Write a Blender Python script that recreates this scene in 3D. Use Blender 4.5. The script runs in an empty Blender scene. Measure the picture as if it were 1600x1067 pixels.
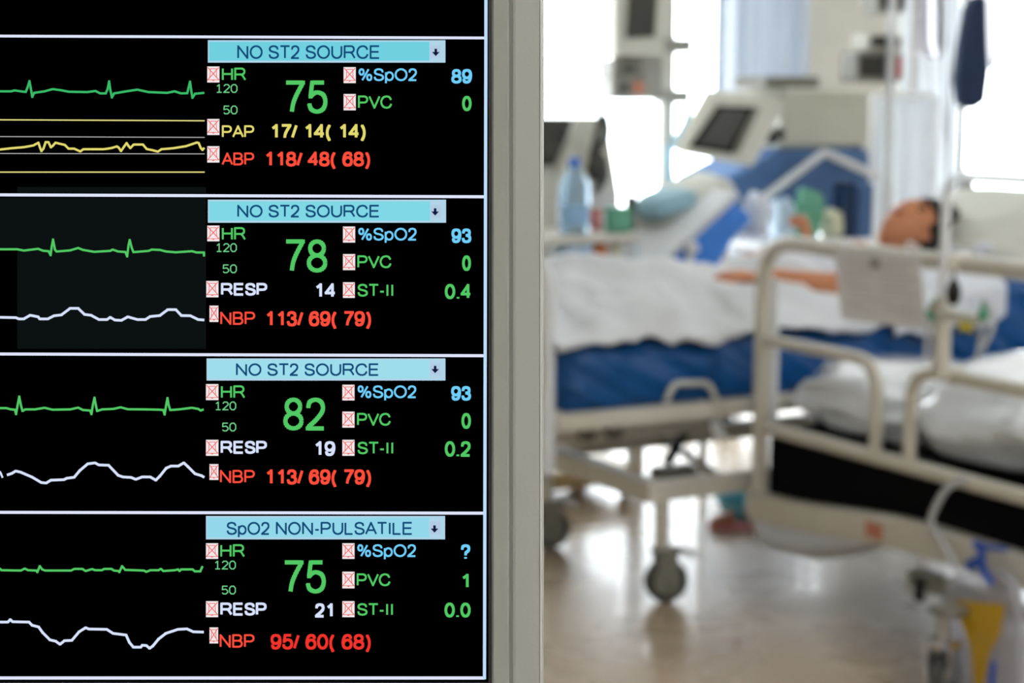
import bpy, bmesh, math, random
from mathutils import Vector, Matrix, noise
random.seed(7)
SC = bpy.context.scene
COL = SC.collection
V = Vector
PI = math.pi

# ------------------------------------------------------------------ camera, world, exposure
HC, FPX, TILT, YAW = 1.38, 2800.0, math.atan(373.5 / 2800.0), math.radians(-27.7)
cam_data = bpy.data.cameras.new('camera')
cam = bpy.data.objects.new('camera', cam_data)
COL.objects.link(cam)
SC.camera = cam
cam.location = (0, 0, HC)
cam.rotation_euler = (PI / 2 - TILT, 0, YAW)
cam_data.sensor_width = 36.0
cam_data.lens = 36.0 * FPX / 1600.0
cam_data.clip_start = 0.02
SCREEN_DIST = 0.55
cam_data.dof.use_dof = True
cam_data.dof.focus_distance = SCREEN_DIST
cam_data.dof.aperture_fstop = 16.5
cam_data.dof.aperture_blades = 0

SC.view_settings.view_transform = 'Standard'
SC.view_settings.look = 'None'
SC.view_settings.gamma = 1.0
SC.view_settings.use_curve_mapping = False
SC.view_settings.exposure = 0.0

world = bpy.data.worlds.new('daylight')
SC.world = world
world.use_nodes = True
wn = world.node_tree
wn.nodes['Background'].inputs[0].default_value = (0.90, 0.965, 1.0, 1)
wn.nodes['Background'].inputs[1].default_value = 8.5

WALL_Y = 7.6
WIN = [(2.6, 6.0, 0.14, 2.68), (6.42, 8.25, 0.14, 2.68)]
for (x0, x1, z0, z1) in WIN:                      # light portals in the two window openings
    ld = bpy.data.lights.new('window_daylight', 'AREA')
    ld.shape = 'RECTANGLE'
    ld.size, ld.size_y = x1 - x0, z1 - z0
    ld.cycles.is_portal = True
    lo = bpy.data.objects.new('window_daylight', ld)
    lo.location = ((x0 + x1) / 2, WALL_Y + 0.14, (z0 + z1) / 2)
    lo.rotation_euler = (-PI / 2, 0, 0)
    COL.objects.link(lo)
FILL_POWER = 25.0

# ------------------------------------------------------------------ camera geometry helpers (pixel -> place)
_R = cam.rotation_euler.to_matrix()
def ray(px, py):
    return _R @ V(((px - 800) / FPX, (533.5 - py) / FPX, -1.0))
def at_y(px, py, y):
    d = ray(px, py); return V((0, 0, HC)) + d * (y / d.y)
def at_x(px, py, x):
    d = ray(px, py); return V((0, 0, HC)) + d * (x / d.x)
def at_z(px, py, z):
    d = ray(px, py); return V((0, 0, HC)) + d * ((z - HC) / d.z)

# ------------------------------------------------------------------ materials
def lin(c):
    c = c / 255.0
    return c / 12.92 if c <= 0.04045 else ((c + 0.055) / 1.055) ** 2.4
def rgb(r, g, b):
    return (lin(r), lin(g), lin(b), 1.0)
def mat(name, col, rough=0.5, metal=0.0, var=0.06, scale=9.0, bump=0.0, bscale=40.0, trans=0.0, alpha=1.0,
        spec=0.5, coat=0.0, sss=0.0, ior=1.45):
    m = bpy.data.materials.new(name); m.use_nodes = True
    nt = m.node_tree; b = nt.nodes['Principled BSDF']
    c = rgb(*col)
    tc = nt.nodes.new('ShaderNodeTexCoord')
    nz = nt.nodes.new('ShaderNodeTexNoise'); nz.inputs['Scale'].default_value = scale; nz.inputs['Detail'].default_value = 4
    nt.links.new(tc.outputs['Object'], nz.inputs['Vector'])
    mx = nt.nodes.new('ShaderNodeMix'); mx.data_type = 'RGBA'
    mx.inputs[6].default_value = tuple(v * (1 - var) for v in c[:3]) + (1,)
    mx.inputs[7].default_value = tuple(min(1, v * (1 + var)) for v in c[:3]) + (1,)
    nt.links.new(nz.outputs['Fac'], mx.inputs[0])
    nt.links.new(mx.outputs[2], b.inputs['Base Color'])
    b.inputs['Roughness'].default_value = rough
    b.inputs['Metallic'].default_value = metal
    b.inputs['Transmission Weight'].default_value = trans
    b.inputs['Alpha'].default_value = alpha
    b.inputs['Specular IOR Level'].default_value = spec
    b.inputs['Coat Weight'].default_value = coat
    b.inputs['IOR'].default_value = ior
    if sss:
        b.inputs['Subsurface Weight'].default_value = sss
        b.inputs['Subsurface Radius'].default_value = (0.012, 0.005, 0.003)
        b.inputs['Subsurface Scale'].default_value = 0.5
    if bump:
        n2 = nt.nodes.new('ShaderNodeTexNoise'); n2.inputs['Scale'].default_value = bscale; n2.inputs['Detail'].default_value = 5
        nt.links.new(tc.outputs['Object'], n2.inputs['Vector'])
        bp = nt.nodes.new('ShaderNodeBump'); bp.inputs['Strength'].default_value = bump; bp.inputs['Distance'].default_value = 0.01
        nt.links.new(n2.outputs['Fac'], bp.inputs['Height'])
        nt.links.new(bp.outputs['Normal'], b.inputs['Normal'])
    return m
def glow(name, col, strength=1.0):
    m = bpy.data.materials.new(name); m.use_nodes = True
    nt = m.node_tree
    for n in list(nt.nodes): nt.nodes.remove(n)
    e = nt.nodes.new('ShaderNodeEmission'); o = nt.nodes.new('ShaderNodeOutputMaterial')
    e.inputs[0].default_value = rgb(*col); e.inputs[1].default_value = strength
    nt.links.new(e.outputs[0], o.inputs[0])
    return m

M = {}
M['wall'] = mat('wall_paint', (222, 222, 216), 0.8)
M['pier'] = mat('beige_wall_paint', (205, 203, 194), 0.8)
M['ceiling'] = mat('ceiling_paint', (235, 235, 232), 0.9)
M['trim'] = mat('white_trim', (232, 234, 234), 0.4)
M['base'] = mat('baseboard_vinyl', (170, 150, 120), 0.5)
M['cream'] = mat('cream_painted_steel', (212, 207, 194), 0.35, coat=0.2)
M['white_paint'] = mat('white_painted_steel', (232, 234, 236), 0.3, coat=0.2)
M['grey_plastic'] = mat('grey_plastic', (150, 148, 140), 0.45)
M['pale_plastic'] = mat('pale_plastic', (205, 204, 192), 0.45)
M['dark_plastic'] = mat('dark_plastic', (62, 62, 58), 0.5)
M['black'] = mat('black_vinyl', (4, 4, 6), 0.7, spec=0.1)
M['black_rubber'] = mat('black_rubber', (14, 14, 15), 0.55)
M['rubber'] = mat('grey_rubber', (70, 69, 66), 0.6)
M['hub'] = mat('grey_hub_plastic', (128, 126, 116), 0.45)
M['chrome'] = mat('chrome', (210, 210, 214), 0.15, metal=1.0)
M['steel'] = mat('brushed_steel', (168, 164, 160), 0.35, metal=0.7)
M['sheet'] = mat('white_cotton', (226, 229, 233), 0.85, bump=0.25, bscale=18)
M['gown'] = mat('white_gown_cotton', (224, 228, 236), 0.85, bump=0.25, bscale=25)
M['pillow'] = mat('pale_pillow_cotton', (214, 214, 204), 0.85, bump=0.2, bscale=14)
M['plastic_film'] = mat('plastic_film_over_bedding', (232, 236, 240), 0.18, coat=0.8, bump=0.4, bscale=11, var=0.12)
M['skin'] = mat('skin', (202, 134, 94), 0.55, sss=0.05, var=0.08, scale=14)
M['lips'] = mat('lips', (158, 82, 70), 0.5)
M['eye'] = mat('eye', (40, 28, 24), 0.3)
M['hair'] = mat('dark_hair', (38, 34, 32), 0.6, bump=0.8, bscale=120)
M['bright_blue'] = mat('bright_blue_cover', (72, 142, 232), 0.55, bump=0.4, bscale=14, var=0.2)
M['slate_blue'] = mat('slate_blue_drape', (78, 112, 160), 0.75, var=0.12)
M['navy'] = mat('navy_plastic', (12, 44, 84), 0.35)
M['teal'] = mat('teal_plastic', (112, 196, 210), 0.4)
M['green'] = mat('green_plastic', (104, 172, 142), 0.4)
M['orange'] = mat('orange_plastic', (222, 120, 40), 0.4)
M['red'] = mat('red_plastic', (200, 60, 55), 0.4)
M['pink'] = mat('pink_fabric', (230, 150, 150), 0.7)
M['salmon'] = mat('salmon_sticker', (200, 130, 105), 0.6)
M['yellow'] = mat('yellow_label', (215, 200, 70), 0.5)
M['blue_cap'] = mat('blue_plastic', (20, 110, 215), 0.3)
M['royal'] = mat('royal_blue_plastic', (20, 80, 180), 0.35)
M['bottle'] = mat('clear_blue_plastic', (196, 222, 240), 0.08, trans=0.75, ior=1.2)
M['water'] = mat('bottle_label', (150, 190, 225), 0.3)
M['pale_blue'] = mat('pale_blue_plastic', (190, 214, 232), 0.35)
M['wood'] = mat('light_wood_laminate', (206, 178, 130), 0.45, var=0.12, scale=4)
def cloth(name, col, t=.5):
    m = mat(name, col, .85)
    nt = m.node_tree; b = nt.nodes['Principled BSDF']; out = nt.nodes['Material Output']
    tr = nt.nodes.new('ShaderNodeBsdfTranslucent'); tr.inputs[0].default_value = rgb(*col)
    mx = nt.nodes.new('ShaderNodeMixShader'); mx.inputs[0].default_value = t
    nt.links.new(b.outputs[0], mx.inputs[1]); nt.links.new(tr.outputs[0], mx.inputs[2]); nt.links.new(mx.outputs[0], out.inputs[0])
    return m
M['curtain'] = cloth('blue_grey_curtain', (206, 212, 220), .22)
M['screen_cloth'] = cloth('white_screen_cloth', (232, 235, 238), .4)
M['paper'] = mat('white_paper', (234, 232, 232), 0.35, coat=0.4)
M['ink'] = mat('faded_print', (204, 194, 197), 0.5)
M['bag_film'] = mat('clear_bag_film', (216, 214, 220), 0.15, trans=0.55, ior=1.1)
M['urine'] = mat('yellow_fluid', (196, 156, 40), 0.25)
M['tube'] = mat('clear_tubing', (222, 224, 226), 0.2, trans=0.3, ior=1.1)
M['pale_yellow'] = mat('pale_yellow_cloth', (226, 226, 196), 0.8)
M['teal_cloth'] = mat('pale_teal_cloth', (160, 198, 212), 0.8)
M['counter'] = mat('grey_laminate', (176, 176, 172), 0.4)
M['bezel'] = mat('warm_grey_monitor_plastic', (146, 144, 136), 0.5, var=0.02, scale=60, bump=0.05, bscale=900)
M['bezel_highlight'] = mat('monitor_edge_highlight', (178, 176, 169), 0.4, var=0.02)  # highlight along the outer edge, put into a lighter copy of the bezel colour
M['display'] = mat('black_display_glass', (0, 0, 0), 0.6, spec=0.0, var=0.0)
M['glass'] = mat('window_glass', (250, 252, 255), 0.0, trans=1.0, ior=1.0, spec=0.0)

# blue mattress cover: soft diagonal creases in the vinyl
def blue_cover():
    m = mat('royal_blue_mattress_cover', (5, 80, 144), 0.40, var=0.1)
    nt = m.node_tree; b = nt.nodes['Principled BSDF']
    tc = nt.nodes.new('ShaderNodeTexCoord'); mp = nt.nodes.new('ShaderNodeMapping')
    mp.vector_type = 'TEXTURE'
    mp.inputs['Rotation'].default_value = (0, math.radians(28), 0)
    mp.inputs['Scale'].default_value = (.55, .5, .085)
    nz = nt.nodes.new('ShaderNodeTexNoise'); nz.inputs['Scale'].default_value = 1.0; nz.inputs['Detail'].default_value = 2
    bp = nt.nodes.new('ShaderNodeBump'); bp.inputs['Strength'].default_value = 1.0; bp.inputs['Distance'].default_value = 0.06
    nt.links.new(tc.outputs['Object'], mp.inputs['Vector']); nt.links.new(mp.outputs[0], nz.inputs['Vector'])
    nt.links.new(nz.outputs['Fac'], bp.inputs['Height']); nt.links.new(bp.outputs['Normal'], b.inputs['Normal'])
    return m
M['blue'] = blue_cover()

# linoleum floor: warm beige, waxed
def floor_mat():
    m = mat('beige_linoleum', (186, 166, 140), 0.2, var=0.1, scale=1.4, coat=0.12)
    nt = m.node_tree; b = nt.nodes['Principled BSDF']
    tc = nt.nodes.new('ShaderNodeTexCoord')
    nz = nt.nodes.new('ShaderNodeTexNoise'); nz.inputs['Scale'].default_value = 3.0; nz.inputs['Detail'].default_value = 3
    mr = nt.nodes.new('ShaderNodeMapRange'); mr.inputs[3].default_value = 0.20; mr.inputs[4].default_value = 0.36
    nt.links.new(tc.outputs['Object'], nz.inputs['Vector']); nt.links.new(nz.outputs['Fac'], mr.inputs[0])
    nt.links.new(mr.outputs[0], b.inputs['Roughness'])
    return m
M['floor'] = floor_mat()

# ------------------------------------------------------------------ object helpers
ROOT = {}                                          # object name -> world origin of its top-level thing
def tag(o, label, cat, group=None, kind=None):
    if label: o['label'] = label
    if cat: o['category'] = cat
    if group: o['group'] = group
    if kind: o['kind'] = kind
    return o
def thing(name, loc, label, cat, group=None):
    o = bpy.data.objects.new(name, None); COL.objects.link(o)
    o.empty_display_size = 0.05
    o.location = loc; ROOT[o.name] = V(loc)
    return tag(o, label, cat, group)
def obj(name, bm, m, parent=None, smooth=True, bevel=0.0, sub=0, solid=0.0, origin=None):
    """bm is in world coordinates; the finished object is one mesh"""
    if parent is not None: org = ROOT[parent.name]
    elif origin is not None: org = V(origin)
    else: org = V((0, 0, 0))
    bmesh.ops.recalc_face_normals(bm, faces=bm.faces)
    if org.length > 0: bmesh.ops.translate(bm, vec=-org, verts=bm.verts)
    me = bpy.data.meshes.new(name); bm.to_mesh(me); bm.free()
    if smooth:
        for p in me.polygons: p.use_smooth = True
    for mm in (m if isinstance(m, list) else [m]): me.materials.append(mm)
    o = bpy.data.objects.new(name, me); COL.objects.link(o)
    ROOT[o.name] = org
    if parent is not None: o.parent = parent
    else: o.location = org
    if solid:
        md = o.modifiers.new('solid', 'SOLIDIFY'); md.thickness = solid; md.offset = 0
    if bevel:
        md = o.modifiers.new('bevel', 'BEVEL'); md.width = bevel; md.segments = 3; md.limit_method = 'ANGLE'; md.angle_limit = 0.6
        md.harden_normals = False
    if sub:
        md = o.modifiers.new('sub', 'SUBSURF'); md.levels = sub; md.render_levels = sub
    if smooth and not sub:
        try:
            me.set_sharp_from_angle(angle=math.radians(38))
        except Exception: pass
    return o
def NB(): return bmesh.new()
def box(bm, lo, hi, rot=None, about=None):
    lo, hi = V(lo), V(hi)
    c = (lo + hi) / 2; s = hi - lo
    r = bmesh.ops.create_cube(bm, size=1.0)
    vs = r['verts']
    for v in vs: v.co = V((v.co.x * s.x, v.co.y * s.y, v.co.z * s.z)) + c
    if rot is not None:
        a = V(about) if about is not None else c
        bmesh.ops.rotate(bm, cent=a, matrix=rot, verts=vs)
    return vs
def tube(bm, pts, r, seg=12, closed=False, caps=True):
    pts = [V(p) for p in pts]; n = len(pts)
    rr = r if isinstance(r, (list, tuple)) else [r] * n
    rings = []; ref = None
    for i, p in enumerate(pts):
        if closed: t = pts[(i + 1) % n] - pts[i - 1]
        elif i == 0: t = pts[1] - p
        elif i == n - 1: t = p - pts[i - 1]
        else: t = (pts[i + 1] - p).normalized() + (p - pts[i - 1]).normalized()
        t.normalize()
        if ref is None:
            ref = V((0, 0, 1)) if abs(t.z) < 0.9 else V((1, 0, 0))
        u = (ref - t * ref.dot(t)).normalized(); w = t.cross(u); ref = u
        rings.append([bm.verts.new(p + (u * math.cos(a) + w * math.sin(a)) * rr[i]) for a in (2 * PI * k / seg for k in range(seg))])
    m = n if closed else n - 1
    for i in range(m):
        A, B = rings[i], rings[(i + 1) % n]
        for k in range(seg):
            bm.faces.new((A[k], A[(k + 1) % seg], B[(k + 1) % seg], B[k]))
    if caps and not closed:
        bm.faces.new(rings[0][::-1]); bm.faces.new(rings[-1])
def smooth_path(pts, n=8):
    """Catmull-Rom through pts"""
    P = [V(p) for p in pts]; P = [P[0] * 2 - P[1]] + P + [P[-1] * 2 - P[-2]]
    out = []
    for i in range(1, len(P) - 2):
        for k in range(n):
            t = k / n
            a, b, c, d = P[i - 1], P[i], P[i + 1], P[i + 2]
            out.append(0.5 * ((2 * b) + (c - a) * t + (2 * a - 5 * b + 4 * c - d) * t * t + (3 * b - a - 3 * c + d) * t ** 3))
    out.append(P[-2]); return out
def rounded(pts, r, n=6):
    """polyline with its inner corners rounded"""
    P = [V(p) for p in pts]; out = [P[0]]
    for i in range(1, len(P) - 1):
        a = (P[i - 1] - P[i]); b = (P[i + 1] - P[i])
        d = min(r, a.length * 0.49, b.length * 0.49)
        A = P[i] + a.normalized() * d; B = P[i] + b.normalized() * d
        for k in range(n + 1):
            t = k / n
            out.append(A * (1 - t) ** 2 + P[i] * 2 * t * (1 - t) + B * t * t)
    out.append(P[-1]); return out
def lathe(bm, prof, c, seg=24, axis='Z'):
    """prof: (radius, height) pairs"""
    rings = []
    c = V(c)
    for (r, h) in prof:
        ring = []
        for k in range(seg):
            a = 2 * PI * k / seg
            if axis == 'Z': p = V((r * math.cos(a), r * math.sin(a), h))
            elif axis == 'Y': p = V((r * math.cos(a), h, r * math.sin(a)))
            else: p = V((h, r * math.cos(a), r * math.sin(a)))
            ring.append(bm.verts.new(c + p))
        rings.append(ring)
    for A, B in zip(rings, rings[1:]):
        for k in range(seg): bm.faces.new((A[k], A[(k + 1) % seg], B[(k + 1) % seg], B[k]))
    bm.faces.new(rings[0][::-1]); bm.faces.new(rings[-1])
def ball(bm, c, s, u=16, v=10, rot=None):
    r = bmesh.ops.create_uvsphere(bm, u_segments=u, v_segments=v, radius=1.0)
    s = V(s) if not isinstance(s, (int, float)) else V((s, s, s))
    for q in r['verts']: q.co = V((q.co.x * s.x, q.co.y * s.y, q.co.z * s.z))
    if rot is not None: bmesh.ops.rotate(bm, cent=(0, 0, 0), matrix=rot, verts=r['verts'])
    bmesh.ops.translate(bm, vec=V(c), verts=r['verts'])
    return r['verts']
def prism(bm, poly, d):
    """closed polygon of 3-D points, pushed along d"""
    A = [bm.verts.new(V(p)) for p in poly]; B = [bm.verts.new(V(p) + V(d)) for p in poly]
    bm.faces.new(A[::-1]); bm.faces.new(B); n = len(A)
    for i in range(n): bm.faces.new((A[i], A[(i + 1) % n], B[(i + 1) % n], B[i]))
def grid(bm, fn, nu, nv):
    g = [[bm.verts.new(V(fn(i / nu, j / nv))) for j in range(nv + 1)] for i in range(nu + 1)]
    for i in range(nu):
        for j in range(nv): bm.faces.new((g[i][j], g[i + 1][j], g[i + 1][j + 1], g[i][j + 1]))
    return g
def puff(bm, c, s, rot=None, seed=0.0, lump=0.12, e=0.55, u=36, v=22, freq=2.2):
    """pillow-like superellipsoid with lumps"""
    r = bmesh.ops.create_uvsphere(bm, u_segments=u, v_segments=v, radius=1.0)
    s = V(s)
    def sp(x, p): return math.copysign(abs(x) ** p, x)
    for q in r['verts']:
        n = q.co.normalized()
        k = 1 + lump * noise.noise(n * freq + V((seed, seed * 2, 0)))
        q.co = V((sp(n.x, e) * s.x, sp(n.y, e) * s.y, sp(n.z, 0.9) * s.z)) * k
    if rot is not None: bmesh.ops.rotate(bm, cent=(0, 0, 0), matrix=rot, verts=r['verts'])
    bmesh.ops.translate(bm, vec=V(c), verts=r['verts'])
def RX(d): return Matrix.Rotation(math.radians(d), 3, 'X')
def RY(d): return Matrix.Rotation(math.radians(d), 3, 'Y')
def RZ(d): return Matrix.Rotation(math.radians(d), 3, 'Z')
def dup(root, off, label=None):
    """a copy of a thing with copies of its parts and sub-parts"""
    r = root.copy(); COL.objects.link(r); r.location = root.location + V(off)
    ROOT[r.name] = V(r.location)
    if label: r['label'] = label
    for ch in list(root.children):
        c = ch.copy(); COL.objects.link(c); c.parent = r
        for g in list(ch.children):
            d = g.copy(); COL.objects.link(d); d.parent = c
    return r

# ------------------------------------------------------------------ the room
X0, X1, Y0, ZC = -2.6, 8.6, -2.6, 2.95
def struct(name, bm, m, **k):
    o = obj(name, bm, m, smooth=False, **k); o['kind'] = 'structure'; return o
b = NB(); box(b, (X0 - .1, Y0 - .1, -0.12), (X1 + .1, WALL_Y + .2, 0)); struct('floor', b, M['floor'])
b = NB(); box(b, (X0 - .1, Y0 - .1, ZC), (X1 + .1, WALL_Y + .2, ZC + .12)); struct('ceiling', b, M['ceiling'])
b = NB(); box(b, (X0 - .15, Y0, 0), (X0, WALL_Y, ZC)); struct('wall_left', b, M['wall'])
b = NB(); box(b, (X1, Y0, 0), (X1 + .15, WALL_Y, ZC)); struct('wall_right', b, M['wall'])
b = NB(); box(b, (X0, Y0 - .15, 0), (X1, Y0, ZC)); struct('wall_front', b, M['wall'])
b = NB()
xs = [X0, WIN[0][0], WIN[0][1], WIN[1][0], WIN[1][1], X1]
for i in range(5):
    if i % 2 == 0: box(b, (xs[i], WALL_Y, 0), (xs[i + 1], WALL_Y + .2, ZC))
    else:
        z0, z1 = WIN[i // 2][2:]
        box(b, (xs[i], WALL_Y, 0), (xs[i + 1], WALL_Y + .2, z0)); box(b, (xs[i], WALL_Y, z1), (xs[i + 1], WALL_Y + .2, ZC))
struct('wall_back', b, M['pier'])
for i, (x0, x1, z0, z1) in enumerate(WIN):
    w = bpy.data.objects.new('window_%d' % (i + 1), None); COL.objects.link(w); w.location = ((x0 + x1) / 2, WALL_Y + .1, z0)
    ROOT[w.name] = V(w.location); w['kind'] = 'structure'
    b = NB(); t = .05
    for a, c in (((x0, z0), (x1, z0 + t)), ((x0, z1 - t), (x1, z1)), ((x0, z0), (x0 + t, z1)), ((x1 - t, z0), (x1, z1))):
        box(b, (a[0], WALL_Y + .06, a[1]), (c[0], WALL_Y + .12, c[1]))
    obj('window_frame', b, M['trim'], w, smooth=False)
    b = NB(); box(b, (x0 + t, WALL_Y + .085, z0 + t), (x1 - t, WALL_Y + .091, z1 - t)); obj('pane', b, M['glass'], w, smooth=False)
    b = NB(); box(b, (x0 - .05, WALL_Y - .12, z0 - .04), (x1 + .05, WALL_Y + .06, z0 - .002)); obj('window_sill', b, M['trim'], w, smooth=False, bevel=.006)
b = NB(); box(b, (X0, WALL_Y - .014, 0), (X1, WALL_Y, .1)); struct('baseboard_back', b, M['base'])
b = NB(); box(b, (X1 - .014, Y0, 0), (X1, WALL_Y - .014, .1)); struct('baseboard_right', b, M['base'])
# glowing panels added at the ceiling, out of view, as fill light
M['fill_glow'] = glow('fill_panel_glow', (246, 250, 255), FILL_POWER)
fill_spots = [(-1.4, -1.4), (0.4, -1.4), (3.0, 0.8), (5.2, 1.6)]
for i, (x, y) in enumerate(fill_spots):
    L = thing('fill_panel', (x, y, ZC - .04), 'square white fill light panel added out of view at the ceiling', 'light', 'added fill light panels')
    b = NB()
    for a, c in (((-.4, -.4), (.4, -.36)), ((-.4, .36), (.4, .4)), ((-.4, -.36), (-.36, .36)), ((.36, -.36), (.4, .36))):
        box(b, (x + a[0], y + a[1], ZC - .04), (x + c[0], y + c[1], ZC))
    obj('frame', b, M['trim'], L, smooth=False)
    b = NB(); box(b, (x - .36, y - .36, ZC - .03), (x + .36, y + .36, ZC - .02)); obj('fill_face', b, M['fill_glow'], L, smooth=False)

# ------------------------------------------------------------------ the central monitor in the foreground
KPX = SCREEN_DIST / FPX                              # metres per photograph pixel on the display
_cx, _cy, _cz = (_R @ V((1, 0, 0))), (_R @ V((0, 1, 0))), (_R @ V((0, 0, 1)))
_disp = V((0, 0, HC)) - _cz * SCREEN_DIST            # the display faces the viewer, tipped back a few degrees
def S(px, py, up=0.0):
    """point on the display; up = metres in front of the glass"""
    return _disp + _cx * ((px - 800) * KPX) + _cy * ((533.5 - py) * KPX) + _cz * up
SL, ST, SR, SB = -920, -170, 763.5, 1065             # display glass edges
CT_Z = 0.98
_neck = S(-40, 900, -0.075)
mon = thing('patient_monitor', (_neck.x, _neck.y, CT_Z), 'large flat grey-framed display showing four rows of coloured vital-sign traces and numbers', 'monitor')
def ring_frame(bm, prof, L, T, R, B):
    """mitred frame: prof is (px outside the glass edge, metres up)"""
    loops = []
    for (o, u) in prof:
        loops.append([bm.verts.new(S(*q, u)) for q in ((L - o, T - o), (R + o, T - o), (R + o, B + o), (L - o, B + o))])
    for A, C in zip(loops, loops[1:]):
        for k in range(4): bm.faces.new((A[k], A[(k + 1) % 4], C[(k + 1) % 4], C[k]))
b = NB()
ring_frame(b, [(0, -0.002), (0, 0.0015), (5.5, 0.0015), (5.5, 0.0005)], SL, ST, SR, SB)
obj('inner_rim', b, M['black_rubber'], mon, smooth=False)
b = NB()
ring_frame(b, [(5, -0.002), (5, 0.0016), (8, 0.0032), (30, 0.0052), (32, 0.0050), (32.5, 0.0036), (37.5, 0.0036), (38, 0.0052), (42, 0.0056), (79, 0.0062), (83, 0.0052), (85, 0.002), (85, -0.03)], SL, ST, SR, SB)
obj('bezel', b, M['bezel'], mon, smooth=False)
b = NB()
ring_frame(b, [(79.5, 0.0057), (80, 0.0066), (83, 0.0064), (86, 0.0040), (86, -0.012), (84, -0.012)], SL, ST, SR, SB)
obj('bezel_edge', b, M['bezel_highlight'], mon, smooth=False)
b = NB()                                             # back shell, neck and foot
prism(b, [S(SL - 84, ST - 84, -.02), S(SR + 80, ST - 84, -.02), S(SR + 80, SB + 84, -.02), S(SL - 84, SB + 84, -.02)], -_cz * .015)
prism(b, [S(SL + 200, ST + 150, -.035), S(SR - 300, ST + 150, -.035), S(SR - 300, SB - 50, -.035), S(SL + 200, SB - 50, -.035)], -_cz * .025)
obj('back_shell', b, M['grey_plastic'], mon, smooth=False, bevel=.004)
b = NB(); tube(b, [(_neck.x, _neck.y, CT_Z + .012), (_neck.x, _neck.y, _neck.z - .05), _neck], .022, 16)
obj('stand_neck', b, M['grey_plastic'], mon)
b = NB(); lathe(b, [(.0, 0.0005), (.13, 0.0005), (.13, .008), (.11, .016), (.03, .022), (.0, .022)], (_neck.x, _neck.y, CT_Z), 32)
obj('stand_base', b, M['grey_plastic'], mon)
b = NB(); prism(b, [S(SL, ST), S(SR, ST), S(SR, SB), S(SL, SB)], -_cz * .003)
screen = obj('screen', b, M['display'], mon, smooth=False)

SCR = {k: glow('display_' + k, c) for k, c in dict(line=(222, 228, 250), edge=(190, 222, 250), cyan=(112, 208, 224), cyan_second=(128, 216, 230), cyan_third=(158, 221, 236), cyan_fourth=(146, 216, 234), cyanlight=(176, 212, 232),
       btn=(178, 204, 228), navy=(14, 74, 118), arrow=(16, 24, 62), green=(82, 200, 100), lime=(112, 206, 140), teal=(56, 186, 104), yellow=(226, 216, 112),
       paleyellow=(222, 214, 130), limit=(176, 178, 176), red=(252, 78, 60), deepred=(240, 52, 44), sky=(112, 206, 250), white=(216, 226, 252), icon=(244, 232, 234),
       cross=(232, 96, 92), dim=(12, 17, 18)).items()}
def quadpx(bm, x0, y0, x1, y1, up):
    bm.faces.new([bm.verts.new(S(*q, up)) for q in ((x0, y1), (x1, y1), (x1, y0), (x0, y0))])
def linepx(bm, pts, w, up):
    for (a, c) in zip(pts, pts[1:]):
        dx, dy = c[0] - a[0], c[1] - a[1]; L = math.hypot(dx, dy)
        if L < 1e-6: continue
        nx, ny = -dy / L * w / 2, dx / L * w / 2
        bm.faces.new([bm.verts.new(S(*q, up)) for q in ((a[0] + nx, a[1] + ny), (a[0] - nx, a[1] - ny), (c[0] - nx, c[1] - ny), (c[0] + nx, c[1] + ny))])
    for i, a in enumerate(pts[1:-1]):
        quadpx(bm, a[0] - w * .45, a[1] - w * .45, a[0] + w * .45, a[1] + w * .45, up)
def part_px(name, bm, m, label=None):
    o = obj(name, bm, m, screen, smooth=False)
    if label: o['label'] = label
    return o
def _cr(*p): return [(q.x, q.y) for q in smooth_path([(x, y, 0) for x, y in p], 4)]
def _el(cx, cy, rx, ry, a0=0, a1=360, n=20): return [(cx + rx * math.cos(math.radians(a0 + (a1 - a0) * k / n)), cy + ry * math.sin(math.radians(a0 + (a1 - a0) * k / n))) for k in range(n + 1)]
_six = _cr((.93, .24), (.8, .06), (.52, 0), (.2, .12), (.03, .45), (.05, .75), (.22, .94), (.52, 1), (.84, .92), (.97, .68), (.84, .44), (.52, .36), (.2, .45), (.05, .68))
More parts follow.
